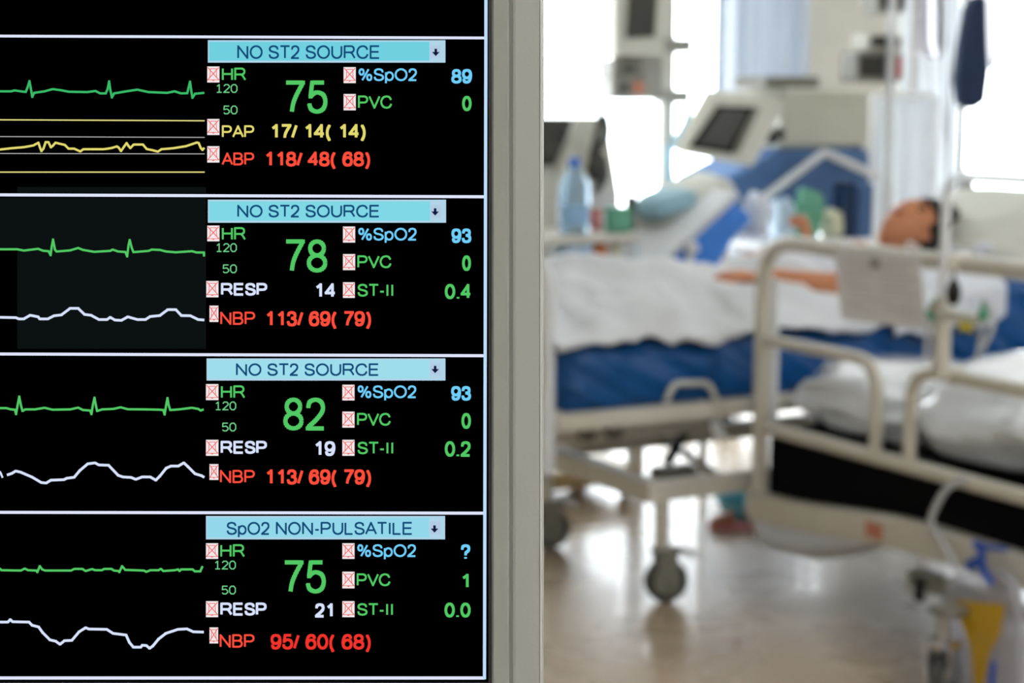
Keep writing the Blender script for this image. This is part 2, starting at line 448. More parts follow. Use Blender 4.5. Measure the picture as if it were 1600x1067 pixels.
# plain sans-serif letters as strokes: (advance, ink width, strokes in a unit box)
FONT = {
 'N': (.74, .57, [[(0, 1), (0, 0), (1, 1), (1, 0)]]), 'O': (.78, .68, [_el(.5, .5, .5, .5, n=28)]), 'H': (.73, .57, [[(0, 0), (0, 1)], [(1, 0), (1, 1)], [(0, .48), (1, .48)]]),
 'S': (.66, .56, [_cr((.93, .27), (.82, .08), (.5, 0), (.17, .07), (.05, .26), (.2, .42), (.5, .49), (.82, .57), (.98, .75), (.83, .93), (.5, 1), (.15, .92), (.02, .70))]),
 'T': (.61, .57, [[(0, 0), (1, 0)], [(.5, 0), (.5, 1)]]), 'U': (.73, .57, [[(0, 0)] + _el(.5, .62, .5, .38, 180, 0) + [(1, 0)]]),
 'R': (.73, .62, [[(0, 1), (0, 0), (.62, 0)] + _el(.62, .26, .3, .26, -90, 90, 10) + [(0, .52)], [(.55, .52), (.72, .6), (1, 1)]]),
 'C': (.73, .64, [_cr((.97, .3), (.8, .07), (.52, 0), (.2, .1), (.02, .37), (.02, .63), (.2, .9), (.52, 1), (.82, .92), (1, .67))]),
 'E': (.67, .53, [[(1, 0), (0, 0), (0, 1), (1, 1)], [(0, .48), (.94, .48)]]), 'L': (.56, .46, [[(0, 0), (0, 1), (1, 1)]]), 'I': (.28, .0, [[(.5, 0), (.5, 1)]]),
 'p': (.56, .45, [[(0, .28), (0, 1.28)], _el(.5, .64, .5, .36)]), '-': (.35, .26, [[(0, .63), (1, .63)]]), 'A': (.67, .64, [[(0, 1), (.5, 0), (1, 1)], [(.2, .66), (.8, .66)]]),
 'V': (.67, .64, [[(0, 0), (.5, 1), (1, 0)]]), 'P': (.67, .54, [[(0, 1), (0, 0), (.62, 0)] + _el(.62, .27, .38, .27, -90, 90, 10) + [(0, .54)]]),
 'B': (.67, .54, [[(0, .48), (0, 0), (.58, 0)] + _el(.58, .24, .34, .24, -90, 90, 10) + [(0, .48)], [(0, .48), (.62, .48)] + _el(.62, .74, .38, .26, -90, 90, 10) + [(0, 1), (0, .48)]]),
 '0': (.556, .45, [_el(.5, .5, .5, .5, n=26)]), '1': (.556, .27, [[(.0, .25), (.45, .14), (.85, 0), (.85, 1)]]),
 '2': (.556, .46, [_cr((.05, .28), (.15, .08), (.5, 0), (.83, .08), (.95, .27), (.86, .46), (.5, .72), (.12, .92)) + [(.02, 1), (1, 1)]]),
 '3': (.556, .45, [_cr((.05, .26), (.18, .06), (.5, 0), (.8, .08), (.9, .25), (.8, .41), (.45, .47)), _cr((.45, .47), (.82, .54), (.97, .74), (.8, .94), (.47, 1), (.15, .93), (.02, .72))]),
 '4': (.556, .48, [[(.73, 1), (.73, 0), (0, .7), (1, .7)]]),
 '5': (.556, .46, [[(.9, 0), (.2, 0), (.1, .48)] + _cr((.1, .48), (.3, .37), (.55, .34), (.86, .43), (.98, .66), (.85, .9), (.5, 1), (.15, .92), (.02, .73))]),
 '6': (.556, .46, [_six]), '9': (.556, .46, [[(1 - x, 1 - y) for x, y in _six]]), '7': (.556, .46, [[(0, 0)] + _cr((1, 0), (.62, .42), (.42, .72), (.34, 1))]),
 '8': (.556, .46, [_el(.5, .24, .41, .24), _el(.5, .74, .49, .26)]), '(': (.333, .2, [_cr((.9, -.02), (.3, .28), (.1, .62), (.3, .95), (.9, 1.27))]),
 ')': (.333, .2, [_cr((.1, -.02), (.7, .28), (.9, .62), (.7, .95), (.1, 1.27))]), '/': (.278, .24, [[(0, 1), (1, 0)]]),
 '%': (.889, .76, [_el(.19, .25, .17, .25), _el(.81, .75, .17, .25), [(.25, 1), (.75, 0)]]),
 '?': (.556, .45, [_cr((.05, .3), (.15, .08), (.5, 0), (.85, .08), (.95, .28), (.8, .45), (.55, .58), (.5, .74)), [(.5, .93), (.5, 1.06)]]), '.': (.278, .0, [[(.5, .93), (.5, 1.06)]]), ' ': (.278, 0, [])}
def text(name, s, x0, y0, x1, y1, m, w=3.0, up=.0004):
    """lettering whose capitals fill the pixel box, drawn with strokes w pixels wide"""
    h = (y1 - y0); pos = []; x = 0.0; sw = w / h * .716       # stroke width in em
    for ch in s:
        adv, ink, st = FONT[ch]; ink = max(0, ink - .045); pos.append((x + (adv - ink) / 2, ink, st)); x += adv
    shown = [p for p in pos if p[2]]
    a = shown[0][0]; c = shown[-1][0] + shown[-1][1]
    k = (x1 - x0 - w) / max(c - a, 1e-3) if c - a > .02 else 0
    b = NB()
    for (px, ink, st) in shown:
        for line in st:
            P = [(x0 + w / 2 + (px - a + u * ink) * k, y0 + w / 2 + v * (h - w)) for u, v in line]
            linepx(b, P, w, up)
    return part_px(name, b, SCR[m])
# rules between the rows and the right-hand edge line
for (ya, yb, w) in ((56.5, 59.5, 4.2), (304.5, 307.5, 4.6), (553, 555.7, 4.6), (800.3, 801.6, 4.6), (1059, 1059, 5)):
    ym = ya - (yb - ya) * 880 / 757
    b = NB(); linepx(b, [(-880, ym), (0, ya), (757, yb)], w, .0002); part_px('divider_line', b, SCR['line'])
b = NB(); linepx(b, [(759.5, -150), (759.2, 60), (757, 1061)], 5, .00025); part_px('right_border_line', b, SCR['edge'])
b = NB(); quadpx(b, 27, 309, 322, 545, .00005); quadpx(b, -860, 309, 27, 390, .00005); quadpx(b, 27, 292, 322, 302, .00005); part_px('trace_background', b, SCR['dim'])

HEAD = [((325, 63, 696, 98), (371, 71, 594, 92.5), 'NO ST2 SOURCE', (681, 82)), ((325, 312, 697, 348), (371, 320, 593.5, 340), 'NO ST2 SOURCE', (680, 331)),
        ((323, 560, 696, 594.5), (369, 567.5, 592.5, 587.3), 'NO ST2 SOURCE', (680, 577)), ((322, 806, 695.5, 842.5), (354, 815, 645, 835.5), 'SpO2 NON-PULSATILE', (679, 826))]
for (bx, tx, s, ar), field in zip(HEAD, ('cyan', 'cyan_second', 'cyan_third', 'cyan_fourth')):
    b = NB(); quadpx(b, *bx, .0002); part_px('source_bar', b, SCR['cyanlight'])
    b = NB(); quadpx(b, bx[0] + 2, bx[1] + 2.5, bx[2] - 25, bx[3] - 3, .0003); part_px('source_field', b, SCR[field])
    b = NB(); quadpx(b, bx[2] - 24, bx[1] + 8, bx[2] - 8, bx[3] - 8, .0003); part_px('list_button', b, SCR['btn'])
    b = NB(); x, y = ar; quadpx(b, x - 2, y - 5.5, x + 2, y, .0004)
    b.faces.new([b.verts.new(S(*q, .0004)) for q in ((x - 6, y - .5), (x, y + 6), (x + 6, y - .5))]); part_px('down_arrow', b, SCR['arrow'])
    text('source_text', s, *tx, 'navy', 2.9)
def icon(x0, y0, x1, y1):
    b = NB(); quadpx(b, x0, y0, x1, y1, .0002); o = part_px('alarm_off_icon', b, SCR['icon'])
    b = NB(); w, h = x1 - x0, y1 - y0
    linepx(b, [(x0 + .04 * w, y0 + .06 * h), (x1 - .04 * w, y0 + .84 * h)], 1.3, .0003); linepx(b, [(x1 - .04 * w, y0 + .06 * h), (x0 + .04 * w, y0 + .84 * h)], 1.3, .0003)
    linepx(b, [(x0 + .26 * w, y0 + .14 * h), (x0 + .74 * w, y0 + .14 * h), (x0 + .78 * w, y0 + .7 * h), (x1 - .03 * w, y0 + .84 * h), (x0 + .03 * w, y0 + .84 * h), (x0 + .22 * w, y0 + .7 * h), (x0 + .26 * w, y0 + .14 * h)], 1.0, .0003)
    linepx(b, [(x0 + .4 * w, y0 + .84 * h), (x0 + .5 * w, y0 + .9 * h), (x0 + .6 * w, y0 + .84 * h)], 1.0, .0003)
    part_px('crossed_bell', b, SCR['cross'])
for q in ((324, 104, 343, 129), (324, 186, 343, 211), (324, 228.5, 343, 254), (537, 105, 556, 130), (537, 147, 556, 172.5),
          (324, 352.5, 343, 377), (536, 354, 555, 379), (536, 397, 555, 422), (322.5, 439, 341.5, 464.5), (536, 441, 554.5, 465.5), (327.5, 477.5, 341.5, 503),
          (322, 600, 341.5, 625), (535, 601, 554, 625.5), (535, 643, 554, 668), (322, 687, 341.5, 712), (535, 687, 554, 712), (327.5, 725, 341.5, 749.7),
          (322, 848.5, 341, 873), (535, 848.5, 554, 873), (535, 893, 554, 919), (322, 939, 341, 964), (535, 939, 554, 964), (327.5, 980, 341, 1005)):
    icon(*q)
LB = 2.9; BD = 4.3
ROWS = [
 [('HR', 347, 106, 385, 126.5, 'green', LB), ('75', 444, 126, 512.5, 178, 'green', LB), ('%SpO2', 560, 107, 652, 127, 'sky', LB), ('89', 705, 108, 738, 131, 'sky', BD),
  ('PVC', 559.5, 149.5, 613, 170, 'green', LB), ('0', 722, 150, 737, 174, 'green', BD), ('PAP', 347, 196, 397.5, 215.5, 'yellow', LB), ('ABP', 346.5, 238.5, 397.5, 258.5, 'red', LB)],
 [('HR', 347, 355, 384.5, 375.5, 'green', LB), ('78', 444, 374, 512, 426, 'green', LB), ('%SpO2', 559.5, 356, 651.5, 376, 'sky', LB), ('93', 705, 357, 737, 380, 'sky', BD),
  ('PVC', 558.5, 399, 612, 419, 'green', LB), ('0', 722, 399, 736, 423.5, 'green', BD), ('RESP', 345.5, 442, 418, 462, 'white', 3.8), ('14', 493, 442.5, 525.5, 465.5, 'white', BD),
  ('ST-II', 558.5, 443.5, 614.5, 463.5, 'green', LB), ('0.4', 695, 443.5, 737, 467.5, 'green', BD), ('NBP', 344.5, 487, 399, 507.5, 'red', LB)],
 [('HR', 345.5, 602, 383.5, 622.5, 'green', LB), ('82', 442.5, 621, 509.5, 672.5, 'green', LB), ('%SpO2', 558.5, 602, 651, 622, 'sky', LB), ('93', 704.5, 603, 736.5, 626, 'sky', BD),
  ('PVC', 558, 645, 611, 665, 'green', LB), ('0', 721, 645, 736, 670, 'green', BD), ('RESP', 345, 688.5, 417.5, 709, 'white', 3.8), ('19', 492, 689, 524.5, 712.5, 'white', BD),
  ('ST-II', 558.5, 690, 614.5, 709.5, 'green', LB), ('0.2', 695, 689, 736, 713.5, 'green', BD), ('NBP', 344, 734, 398.5, 754.5, 'red', LB)],
 [('HR', 344.5, 850, 383, 870.5, 'green', LB), ('75', 442, 875, 510, 927, 'green', LB), ('%SpO2', 558, 850, 650.5, 870, 'sky', LB), ('?', 719.5, 850, 735.5, 873.5, 'sky', BD),
  ('PVC', 557.5, 895.5, 610.5, 915.5, 'green', LB), ('1', 721.5, 896, 733.5, 919, 'green', BD), ('RESP', 344.5, 941, 417, 961.5, 'white', 3.8), ('21', 492, 942, 521, 964.5, 'white', BD),
  ('ST-II', 558, 942, 614, 961.5, 'green', LB), ('0.0', 694.5, 941, 735.5, 964.5, 'green', BD), ('NBP', 343.5, 990.5, 398, 1011.5, 'red', LB)]]
NAMES = {'HR': 'heart_rate_caption', '%SpO2': 'oxygen_caption', 'PVC': 'ectopic_beat_caption', 'PAP': 'pressure_caption', 'ABP': 'pressure_caption', 'NBP': 'pressure_caption',
         'RESP': 'breathing_caption', 'ST-II': 'segment_caption'}
for row in ROWS:
    for (s, x0, y0, x1, y1, m, bd) in row:
        nm = NAMES.get(s) or ('heart_rate_number' if y1 - y0 > 40 else 'reading_number')
        text(nm, s, x0, y0, x1, y1, m, 6.6 if y1 - y0 > 40 else bd)
for (s, x0, y0, x1, y1, m) in (('17/ 14( 14)', 424, 194, 572, 217, 'yellow'), ('118/ 48( 68)', 415, 237, 579, 260.5, 'red'), ('113/ 69( 79)', 416, 486, 580.5, 510, 'red'),
                               ('113/ 69( 79)', 416, 733, 580.5, 757, 'red'), ('95/ 60( 68)', 422.5, 990, 580, 1014.5, 'deepred')):
    text('pressure_number', s, x0, y0, x1, y1, m, 4.3)
# the thin typewriter scale figures 120 and 50, drawn as strokes
GL = {'1': [[(.15, .22), (.5, 0), (.5, 1)], [(.12, 1), (.88, 1)]], '2': [[(.05, .2), (.3, 0), (.7, 0), (.92, .2), (.92, .35), (.05, 1), (.95, 1)]],
      '0': [[(.3, 0), (.7, 0), (.95, .25), (.95, .75), (.7, 1), (.3, 1), (.05, .75), (.05, .25), (.3, 0)]],
      '5': [[(.9, 0), (.12, 0), (.08, .45), (.6, .38), (.92, .6), (.92, .8), (.65, 1), (.25, 1), (.05, .85)]]}
for (s, x0, y0, x1, y1) in (('120', 338, 132.5, 371, 144.5), ('50', 349.5, 166, 371, 178), ('120', 338, 381, 370, 393), ('50', 348.5, 414, 370, 426),
                            ('120', 336.5, 628, 369, 640), ('50', 347.5, 661, 369, 673), ('120', 335.5, 876.5, 368.5, 888.5), ('50', 347, 915.5, 368.5, 927.5)):
    b = NB(); n = len(s); cw = (x1 - x0) / (n * 1.0 + (n - 1) * .18)
    for i, ch in enumerate(s):
        ox = x0 + i * cw * 1.18
        for st in GL[ch]: linepx(b, [(ox + u * cw, y0 + w * (y1 - y0)) for u, w in st], 1.7, .0004)
    part_px('scale_number', b, SCR['lime'])
# traces (left of the picture each one repeats its own rhythm)
def wave(name, pts, sc, oy, m, w=3.4, rep=True, ox=0.0):
    P = [(x / sc + ox, y / sc + oy) for x, y in pts]
    b = NB(); linepx(b, P, w, .0003)
    if rep:
        Q = [(x - 322, y) for x, y in P]; linepx(b, Q, w, .0003); linepx(b, [(x - 322, y) for x, y in Q], w, .0003)
    part_px(name, b, SCR[m])
wave('heart_trace', [(0,492),(60,492),(80,487),(120,493),(140,495),(150,470),(160,437),(166,470),(175,522),(185,500),(240,492),(285,480),(330,486),(370,494),(470,496),(515,490),(540,503),(570,503),(580,480),(588,438),(594,480),(603,525),(615,503),(680,492),(740,483),(800,496),(900,500),(940,492),(975,503),(1008,502),(1023,440),(1030,490),(1036,527),(1050,505),(1100,500)], 3.4425, 0, 'teal')
wave('pressure_trace', [(0,805),(60,798),(130,792),(180,783),(208,768),(215,790),(224,813),(235,800),(247,765),(262,765),(275,793),(285,785),(300,768),(320,773),(350,780),(370,800),(400,800),(433,815),(450,803),(560,803),(600,797),(630,788),(640,795),(652,813),(668,790),(682,770),(692,785),(702,797),(720,778),(770,778),(790,802),(820,808),(850,816),(870,803),(930,798),(1000,787),(1060,767),(1070,770),(1080,795),(1090,807),(1100,795)], 3.4425, 0, 'yellow')
for (ya, yb, m, w) in ((645, 650, 'paleyellow', 2), (735, 739.5, 'limit', 1.3), (826, 828, 'limit', 1.3), (926, 926, 'paleyellow', 2)):
    b = NB(); linepx(b, [(-880, ya / 3.4425), (0, ya / 3.4425), (320, yb / 3.4425)], w, .00025); part_px('pressure_limit_line', b, SCR[m])
wave('heart_trace', [(0,358),(110,358),(150,366),(200,360),(240,355),(270,367),(305,370),(318,395),(325,340),(333,297),(345,360),(355,372),(440,365),(490,350),(520,362),(590,374),(690,368),(705,360),(740,372),(785,375),(796,403),(805,330),(812,300),(825,350),(835,376),(930,368),(950,360),(1000,362),(1040,372),(1100,377),(1200,370),(1230,378),(1276,378),(1276,403)], 4, 300, 'green')
wave('breathing_trace', [(0,783),(100,785),(120,793),(150,793),(190,770),(240,780),(250,793),(300,793),(340,773),(385,768),(440,727),(490,727),(530,765),(570,770),(620,797),(670,797),(690,783),(720,800),(760,802),(800,780),(860,797),(910,797),(940,778),(1000,772),(1050,735),(1100,735),(1135,772),(1190,773),(1240,797),(1278,800)], 4, 300, 'white', 4)
wave('heart_trace', [(0,350),(40,350),(70,358),(95,360),(102,388),(112,330),(122,278),(132,330),(142,368),(160,358),(220,358),(280,348),(330,360),(440,358),(490,347),(520,362),(565,365),(573,388),(582,330),(592,285),(600,330),(608,368),(640,358),(710,355),(755,345),(800,357),(900,358),(1000,360),(1022,362),(1030,390),(1040,330),(1048,287),(1055,330),(1065,362),(1120,358),(1200,348),(1240,355),(1255,365),(1274,358)], 4, 550, 'green')
wave('breathing_trace', [(0,745),(8,760),(18,785)], 4, 550, 'white', 3, rep=False)
wave('breathing_trace', [(45,768),(75,758),(100,743),(130,750),(200,780),(260,815),(290,818),(320,800),(400,797),(420,788),(465,782),(500,740),(550,698),(595,692),(620,705),(680,707),(740,770),(770,780),(820,783),(850,795),(890,780),(940,780),(975,800),(1000,775),(1040,725),(1070,712),(1115,712),(1150,692),(1175,715),(1220,760),(1260,772),(1278,783)], 4, 550, 'white', 4)
wave('heart_trace', [(0,358),(10,370),(130,372),(155,360),(175,370),(225,372),(232,382),(247,345),(262,365),(280,372),(440,372),(460,362),(510,362),(530,375),(570,363),(590,370),(630,370),(645,362),(690,362),(705,372),(735,375),(738,382),(755,345),(775,368),(890,372),(905,380),(930,370),(980,370),(995,362),(1010,375),(1080,370),(1100,365),(1110,375),(1120,365),(1190,365),(1205,377),(1238,377),(1252,345)], 3.9525, 797, 'green')
wave('breathing_trace', [(0,690),(50,690),(65,675),(80,688),(180,690),(200,710),(240,720),(265,755),(310,800),(345,808),(372,827),(400,805),(445,803),(490,750),(530,725),(550,733),(660,735),(700,760),(780,770),(800,815),(825,845),(870,845),(880,833),(905,835),(925,852),(945,838),(980,795),(1025,760),(1100,735),(1155,732),(1195,750),(1260,752)], 3.9525, 797, 'white', 4)

# the counter that carries the monitor (below the picture)
cpos = V((_neck.x, _neck.y, 0))
cnt = thing('nurse_counter', cpos, 'grey nurse counter under the large display', 'counter')
def CW(r, f, z):                                     # right / forward of the camera
    c, s = math.cos(YAW), math.sin(YAW); return V((c * r - s * f, s * r + c * f, z))
b = NB(); prism(b, [CW(-1.1, .30, CT_Z - .04), CW(.3, .30, CT_Z - .04), CW(.3, .86, CT_Z - .04), CW(-1.1, .86, CT_Z - .04)], (0, 0, .04)); obj('worktop', b, M['counter'], cnt, smooth=False, bevel=.004)
b = NB(); prism(b, [CW(-1.05, .40, 0), CW(.25, .40, 0), CW(.25, .80, 0), CW(-1.05, .80, 0)], (0, 0, CT_Z - .04)); obj('cabinet_body', b, M['trim'], cnt, smooth=False)

# ------------------------------------------------------------------ castors
def castor(name, parent, x, y, r=.062, turn=0.0, zt=.30, leg=True, fork_m='hub', wheel_m='rubber'):
    """swivel castor: fork housing with a tyre and hub, under a leg"""
    R3 = RZ(turn)
    def w(p): return V((x, y, 0)) + R3 @ V(p)
    b = NB(); lathe(b, [(.0, -.016), (r * .8, -.016), (r, -.010), (r, .010), (r * .8, .016), (.0, .016)], (0, 0, 0), 28, 'Y')
    bmesh.ops.transform(b, matrix=Matrix.Translation(w((0, 0, r))) @ R3.to_4x4(), verts=b.verts)
    t = obj(name, b, M[wheel_m], parent)
    b = NB(); lathe(b, [(.0, -.021), (r * .62, -.021), (r * .68, -.012), (r * .68, .012), (r * .62, .021), (.0, .021)], (0, 0, 0), 24, 'Y')
    bmesh.ops.transform(b, matrix=Matrix.Translation(w((0, 0, r))) @ R3.to_4x4(), verts=b.verts)
    sub(t, 'wheel_hub', b, M['hub'])
    b = NB()
    for s in (-1, 1):
        prism(b, [w((-.030, s * .024, r * 1.15)), w((.012, s * .024, r * .7)), w((.030, s * .024, r * 1.1)), w((.026, s * .024, r * 2.35)), w((-.030, s * .024, r * 2.35))], R3 @ V((0, s * .006, 0)))
    box(b, w((0, 0, r * 2.33)) - V((.032, .032, .008)), w((0, 0, r * 2.33)) + V((.032, .032, .012)))
    sub(t, 'castor_fork', b, M[fork_m], bevel=.003)
    b = NB(); tube(b, rounded([w((.01, 0, r * 2.4)), w((.055, 0, r * 2.3)), w((.085, 0, r * 2.1))], .02), .010, 10)
    sub(t, 'brake_pedal', b, M['white_paint'])
    return t
def sub(part, name, bm, m, **k):
    """a sub-part: a child of a part, in the frame of the same thing"""
    org = ROOT[part.name]
    k.setdefault('smooth', True)
    o = obj(name, bm, m, None, origin=org, **k); o.location = (0, 0, 0); o.parent = part
    return o

# ------------------------------------------------------------------ the patient's bed
AX0, AX1, AY0, AY1 = 2.265, 4.36, 4.10, 5.00
bedA = thing('hospital_bed', (3.3, 4.55, 0), 'cream hospital bed with deep blue mattress on which the patient lies', 'bed', 'hospital beds')
HX = 3.30; BACK = math.radians(9)                   # hinge of the raised back section
def mt(x):                                          # mattress top height along the bed
    t = 0 if x < HX else (x - HX)
    return .738 + t * math.tan(BACK)
def mattress_pts(x0, x1, y0, y1, n=26):
    b = NB(); prof = []
    for i in range(n + 1):
        x = x0 + (x1 - x0) * i / n
        lift = mt(x) - .738
        prof.append((x, .530, mt(x)))
    rings = []
    for (x, zb, zt) in prof:
        r = .03; ring = []
        for (yy, zz) in ((y0 + r, zb), (y0, zb + r), (y0, (zb * .55 + zt * .45)), (y0 - .004, zt - .05), (y0 + .012, zt - .012), (y0 + r + .02, zt), (y1 - r - .02, zt), (y1, zt - r), (y1, zb + r), (y1 - r, zb)):
            nn = .010 * noise.noise(V((x * 6 - zz * 9, zz * 3, yy)))
            ring.append(b.verts.new((x, yy + (nn if yy < y0 + .1 else 0), zz)))
        rings.append(ring)
    for A, C in zip(rings, rings[1:]):
        for k in range(10): b.faces.new((A[k], A[(k + 1) % 10], C[(k + 1) % 10], C[k]))
    b.faces.new(rings[0]); b.faces.new(rings[-1][::-1])
    return b
obj('mattress', mattress_pts(AX0 + .04, AX1 - .05, AY0 + .012, AY1 - .02), M['blue'], bedA, sub=1)
b = NB(); box(b, (AX0 + .02, AY0 - .005, .508), (AX1, AY0 + .03, .556)); box(b, (AX0 + .02, AY1 - .03, .520), (AX1, AY1, .566))
for x in (AX0 + .02, 3.0, AX1 - .04): box(b, (x, AY0 + .03, .522), (x + .04, AY1 - .03, .560))
obj('mattress_frame', b, M['cream'], bedA, bevel=.006, smooth=False)
p0, p1, p2, p3 = [at_y(x, y, AY0 - .012) for x, y in ((1040, 628), (1053, 599), (1107, 598), (1120, 626))]
b = NB(); tube(b, rounded([p0, p1, p2, p3], .02), .0085, 12); obj('mattress_handle', b, M['pale_plastic'], bedA)
b = NB()
tube(b, rounded([(AX0, AY0 + .01, .40), (AX0, AY0 + .01, .95), (AX0, AY1 - .01, .95), (AX0, AY1 - .01, .40)], .06), .019, 14)
tube(b, [(AX0, AY0 + .01, .545), (AX0, AY1 - .01, .545)], .016, 12)
obj('foot_hoop', b, M['white_paint'], bedA)
b = NB()
tube(b, rounded([(AX1, AY0 + .03, .40), (AX1, AY0 + .03, 1.12), (AX1, AY1 - .03, 1.12), (AX1, AY1 - .03, .40)], .10), .019, 14)
box(b, (AX1 - .01, AY0 + .08, .70), (AX1 + .01, AY1 - .08, 1.06))
obj('headboard', b, M['white_paint'], bedA)
# wheeled base
BZ = .315
b = NB()
box(b, (2.625, AY0 - .008, BZ - .028), (4.175, AY0 + .035, BZ + .028)); box(b, (2.625, 4.765, BZ - .028), (4.175, 4.808, BZ + .028))
box(b, (2.57, AY0 - .012, BZ - .03), (2.63, 4.812, BZ + .03)); box(b, (4.17, AY0 - .012, BZ - .03), (4.23, 4.812, BZ + .03))
obj('base_frame', b, M['cream'], bedA, bevel=.008, smooth=False)
for (x, y) in ((2.637, 4.102), (2.647, 4.784), (4.18, 4.102), (4.18, 4.784)):
    b = NB(); tube(b, [(x - .015, y, BZ - .02), (x - .015, y, .155)], .022, 14); obj('leg', b, M['cream'], bedA)
    castor('castor', bedA, x, y, turn=-14)
def strut(name, q0, q1, y, r, m):
    a, c = at_y(*q0, y), at_y(*q1, y); b = NB(); tube(b, [a, c], r, 10); return obj(name, b, m, bedA)
strut('lift_strut', (1074, 668), (1042, 724), 4.45, .016, M['black_rubber'])
strut('lift_strut', (1010, 664), (1062, 706), 4.50, .012, M['steel'])
strut('lift_strut', (1068, 706), (1134, 752), 4.40, .012, M['steel'])
b = NB(); box(b, at_y(1030, 760, 4.5) , at_y(1075, 722, 4.56)); obj('lift_bracket', b, M['hub'], bedA, bevel=.006)
for q in ((918, 676), (960, 674)):
    b = NB(); c = at_y(*q, 4.28); lathe(b, [(.0, -.012), (.026, -.012), (.026, .018), (.0, .018)], c, 18, 'Y'); box(b, c + V((-.028, -.006, 0)), c + V((.028, .018, .045)))
    obj('bracket', b, M['hub'], bedA, bevel=.004)
b = NB(); box(b, (2.36, 4.3, .425), (2.97, 4.36, .50)); box(b, (2.36, 4.74, .425), (2.97, 4.80, .50))
for x in (2.36, 2.90): box(b, (x, 4.36, .44), (x + .05, 4.74, .50))
obj('lift_platform', b, M['cream'], bedA, bevel=.01)
b = NB(); tube(b, [at_y(1112, 655, 4.15), at_y(1126, 684, 4.15)], .016, 12); obj('release_lever', b, M['white_paint'], bedA)

# ------------------------------------------------------------------ the patient
def skin_mesh(nodes, edges, root=0, sub=2):
    """nodes: (co, radius); grows one continuous surface"""
    me = bpy.data.meshes.new('sk'); me.from_pydata([tuple(n[0]) for n in nodes], edges, [])
    o = bpy.data.objects.new('sk', me); COL.objects.link(o)
    md = o.modifiers.new('s', 'SKIN'); md.use_smooth_shade = True; md.branch_smoothing = .6
    for i, n in enumerate(nodes):
        r = n[1]; me.skin_vertices[0].data[i].radius = (r, r) if not isinstance(r, tuple) else r
        me.skin_vertices[0].data[i].use_root = (i == root)
    m2 = o.modifiers.new('u', 'SUBSURF'); m2.levels = sub; m2.render_levels = sub
    dg = bpy.context.evaluated_depsgraph_get()
    out = bpy.data.meshes.new_from_object(o.evaluated_get(dg))
    b = bmesh.new(); b.from_mesh(out)
    bpy.data.objects.remove(o); bpy.data.meshes.remove(me); bpy.data.meshes.remove(out)
    return b
per = thing('person', (3.1, 4.54, .74), 'dark haired patient in white gown lying on the blue bed, arm on the sheet', 'person')
elbN = at_y(1325, 448, 4.24); wriN = at_y(1196, 433, 4.26); 
fist = at_y(1262, 362, 4.74)
N = [(V((3.06, 4.54, .800)), (.13, .065)),          # 0 pelvis
     (V((3.25, 4.54, .805)), (.13, .070)),          # 1 belly
     (V((3.47, 4.54, .845)), (.14, .080)),         # 2 chest
     (V((3.60, 4.54, .885)), (.09, .070)),         # 3 neck base
     (V((3.69, 4.54, .920)), .054),                # 4 neck
     (V((3.57, 4.37, .875)), .060), (elbN, .043), (wriN, .029), (wriN + V((-.035, .004, .004)), (.020, .036)),      # 5-8 near arm
     (V((3.57, 4.71, .875)), .060), (V((3.38, 4.83, .850)), .042), (fist + V((.03, .03, -.075)), .030), (fist + V((.0, .0, -.02)), (.036, .022)),  # 9-12 far arm
     (V((2.95, 4.44, .795)), .065), (V((2.64, 4.43, .820)), .048), (V((2.38, 4.43, .775)), .034), (V((2.36, 4.42, .79)), .026),   # 13-16 near leg
     (V((2.95, 4.64, .795)), .065), (V((2.62, 4.65, .822)), .048), (V((2.38, 4.65, .775)), .034), (V((2.36, 4.65, .79)), .026)]   # 17-20
E_ = [(0, 1), (1, 2), (2, 3), (3, 4), (3, 5), (5, 6), (6, 7), (7, 8), (3, 9), (9, 10), (10, 11), (11, 12), (0, 13), (13, 14), (14, 15), (15, 16), (0, 17), (17, 18), (18, 19), (19, 20)]
body = skin_mesh(N, E_)
def add_hand(bm, wrist, along, side, up, curl):
    a, s, u = V(along).normalized(), V(side).normalized(), V(up).normalized()
    F = Matrix((a, s, u)).transposed()
    hb = bmesh.new(); ball(hb, (.045, 0, 0), (.052, .041, .016), 16, 10)
    for (off, ln, r) in ((-.031, .058, .0078), (-.011, .070, .0085), (.010, .075, .0088), (.030, .068, .0085)):
        p = V((.075, off, 0)); ang = 0; P = [V((.055, off * .9, 0)), p]; L = [ln * .45, ln * .32, ln * .23]
        for q in L:
            ang += curl; p = p + V((math.cos(ang) * q, 0, -math.sin(ang) * q)); P.append(p.copy())
        tube(hb, P, [r, r * 1.05, r, r * .93, r * .7], 10)
        ball(hb, P[-1], r * .72, 8, 6)
    P = [V((.02, .022, 0)), V((.038, .046, -.008)), V((.062, .062, -.014)), V((.085, .066, -.020))]
    tube(hb, P, [.012, .0115, .0098, .007], 10); ball(hb, P[-1], .0072, 8, 6)
    bmesh.ops.transform(hb, matrix=Matrix.Translation(V(wrist)) @ F.to_4x4(), verts=hb.verts)
    me = bpy.data.meshes.new('h'); hb.to_mesh(me); hb.free(); bm.from_mesh(me); bpy.data.meshes.remove(me)
add_hand(body, wriN + V((-.03, .004, .004)), (-1, .05, .05), (.05, 1, .2), (0, -.2, 1), .35)
add_hand(body, fist + V((.005, .0, -.03)), (-.35, -.1, .9), (-.6, -.75, 0), (.75, -.6, 0), 1.25)
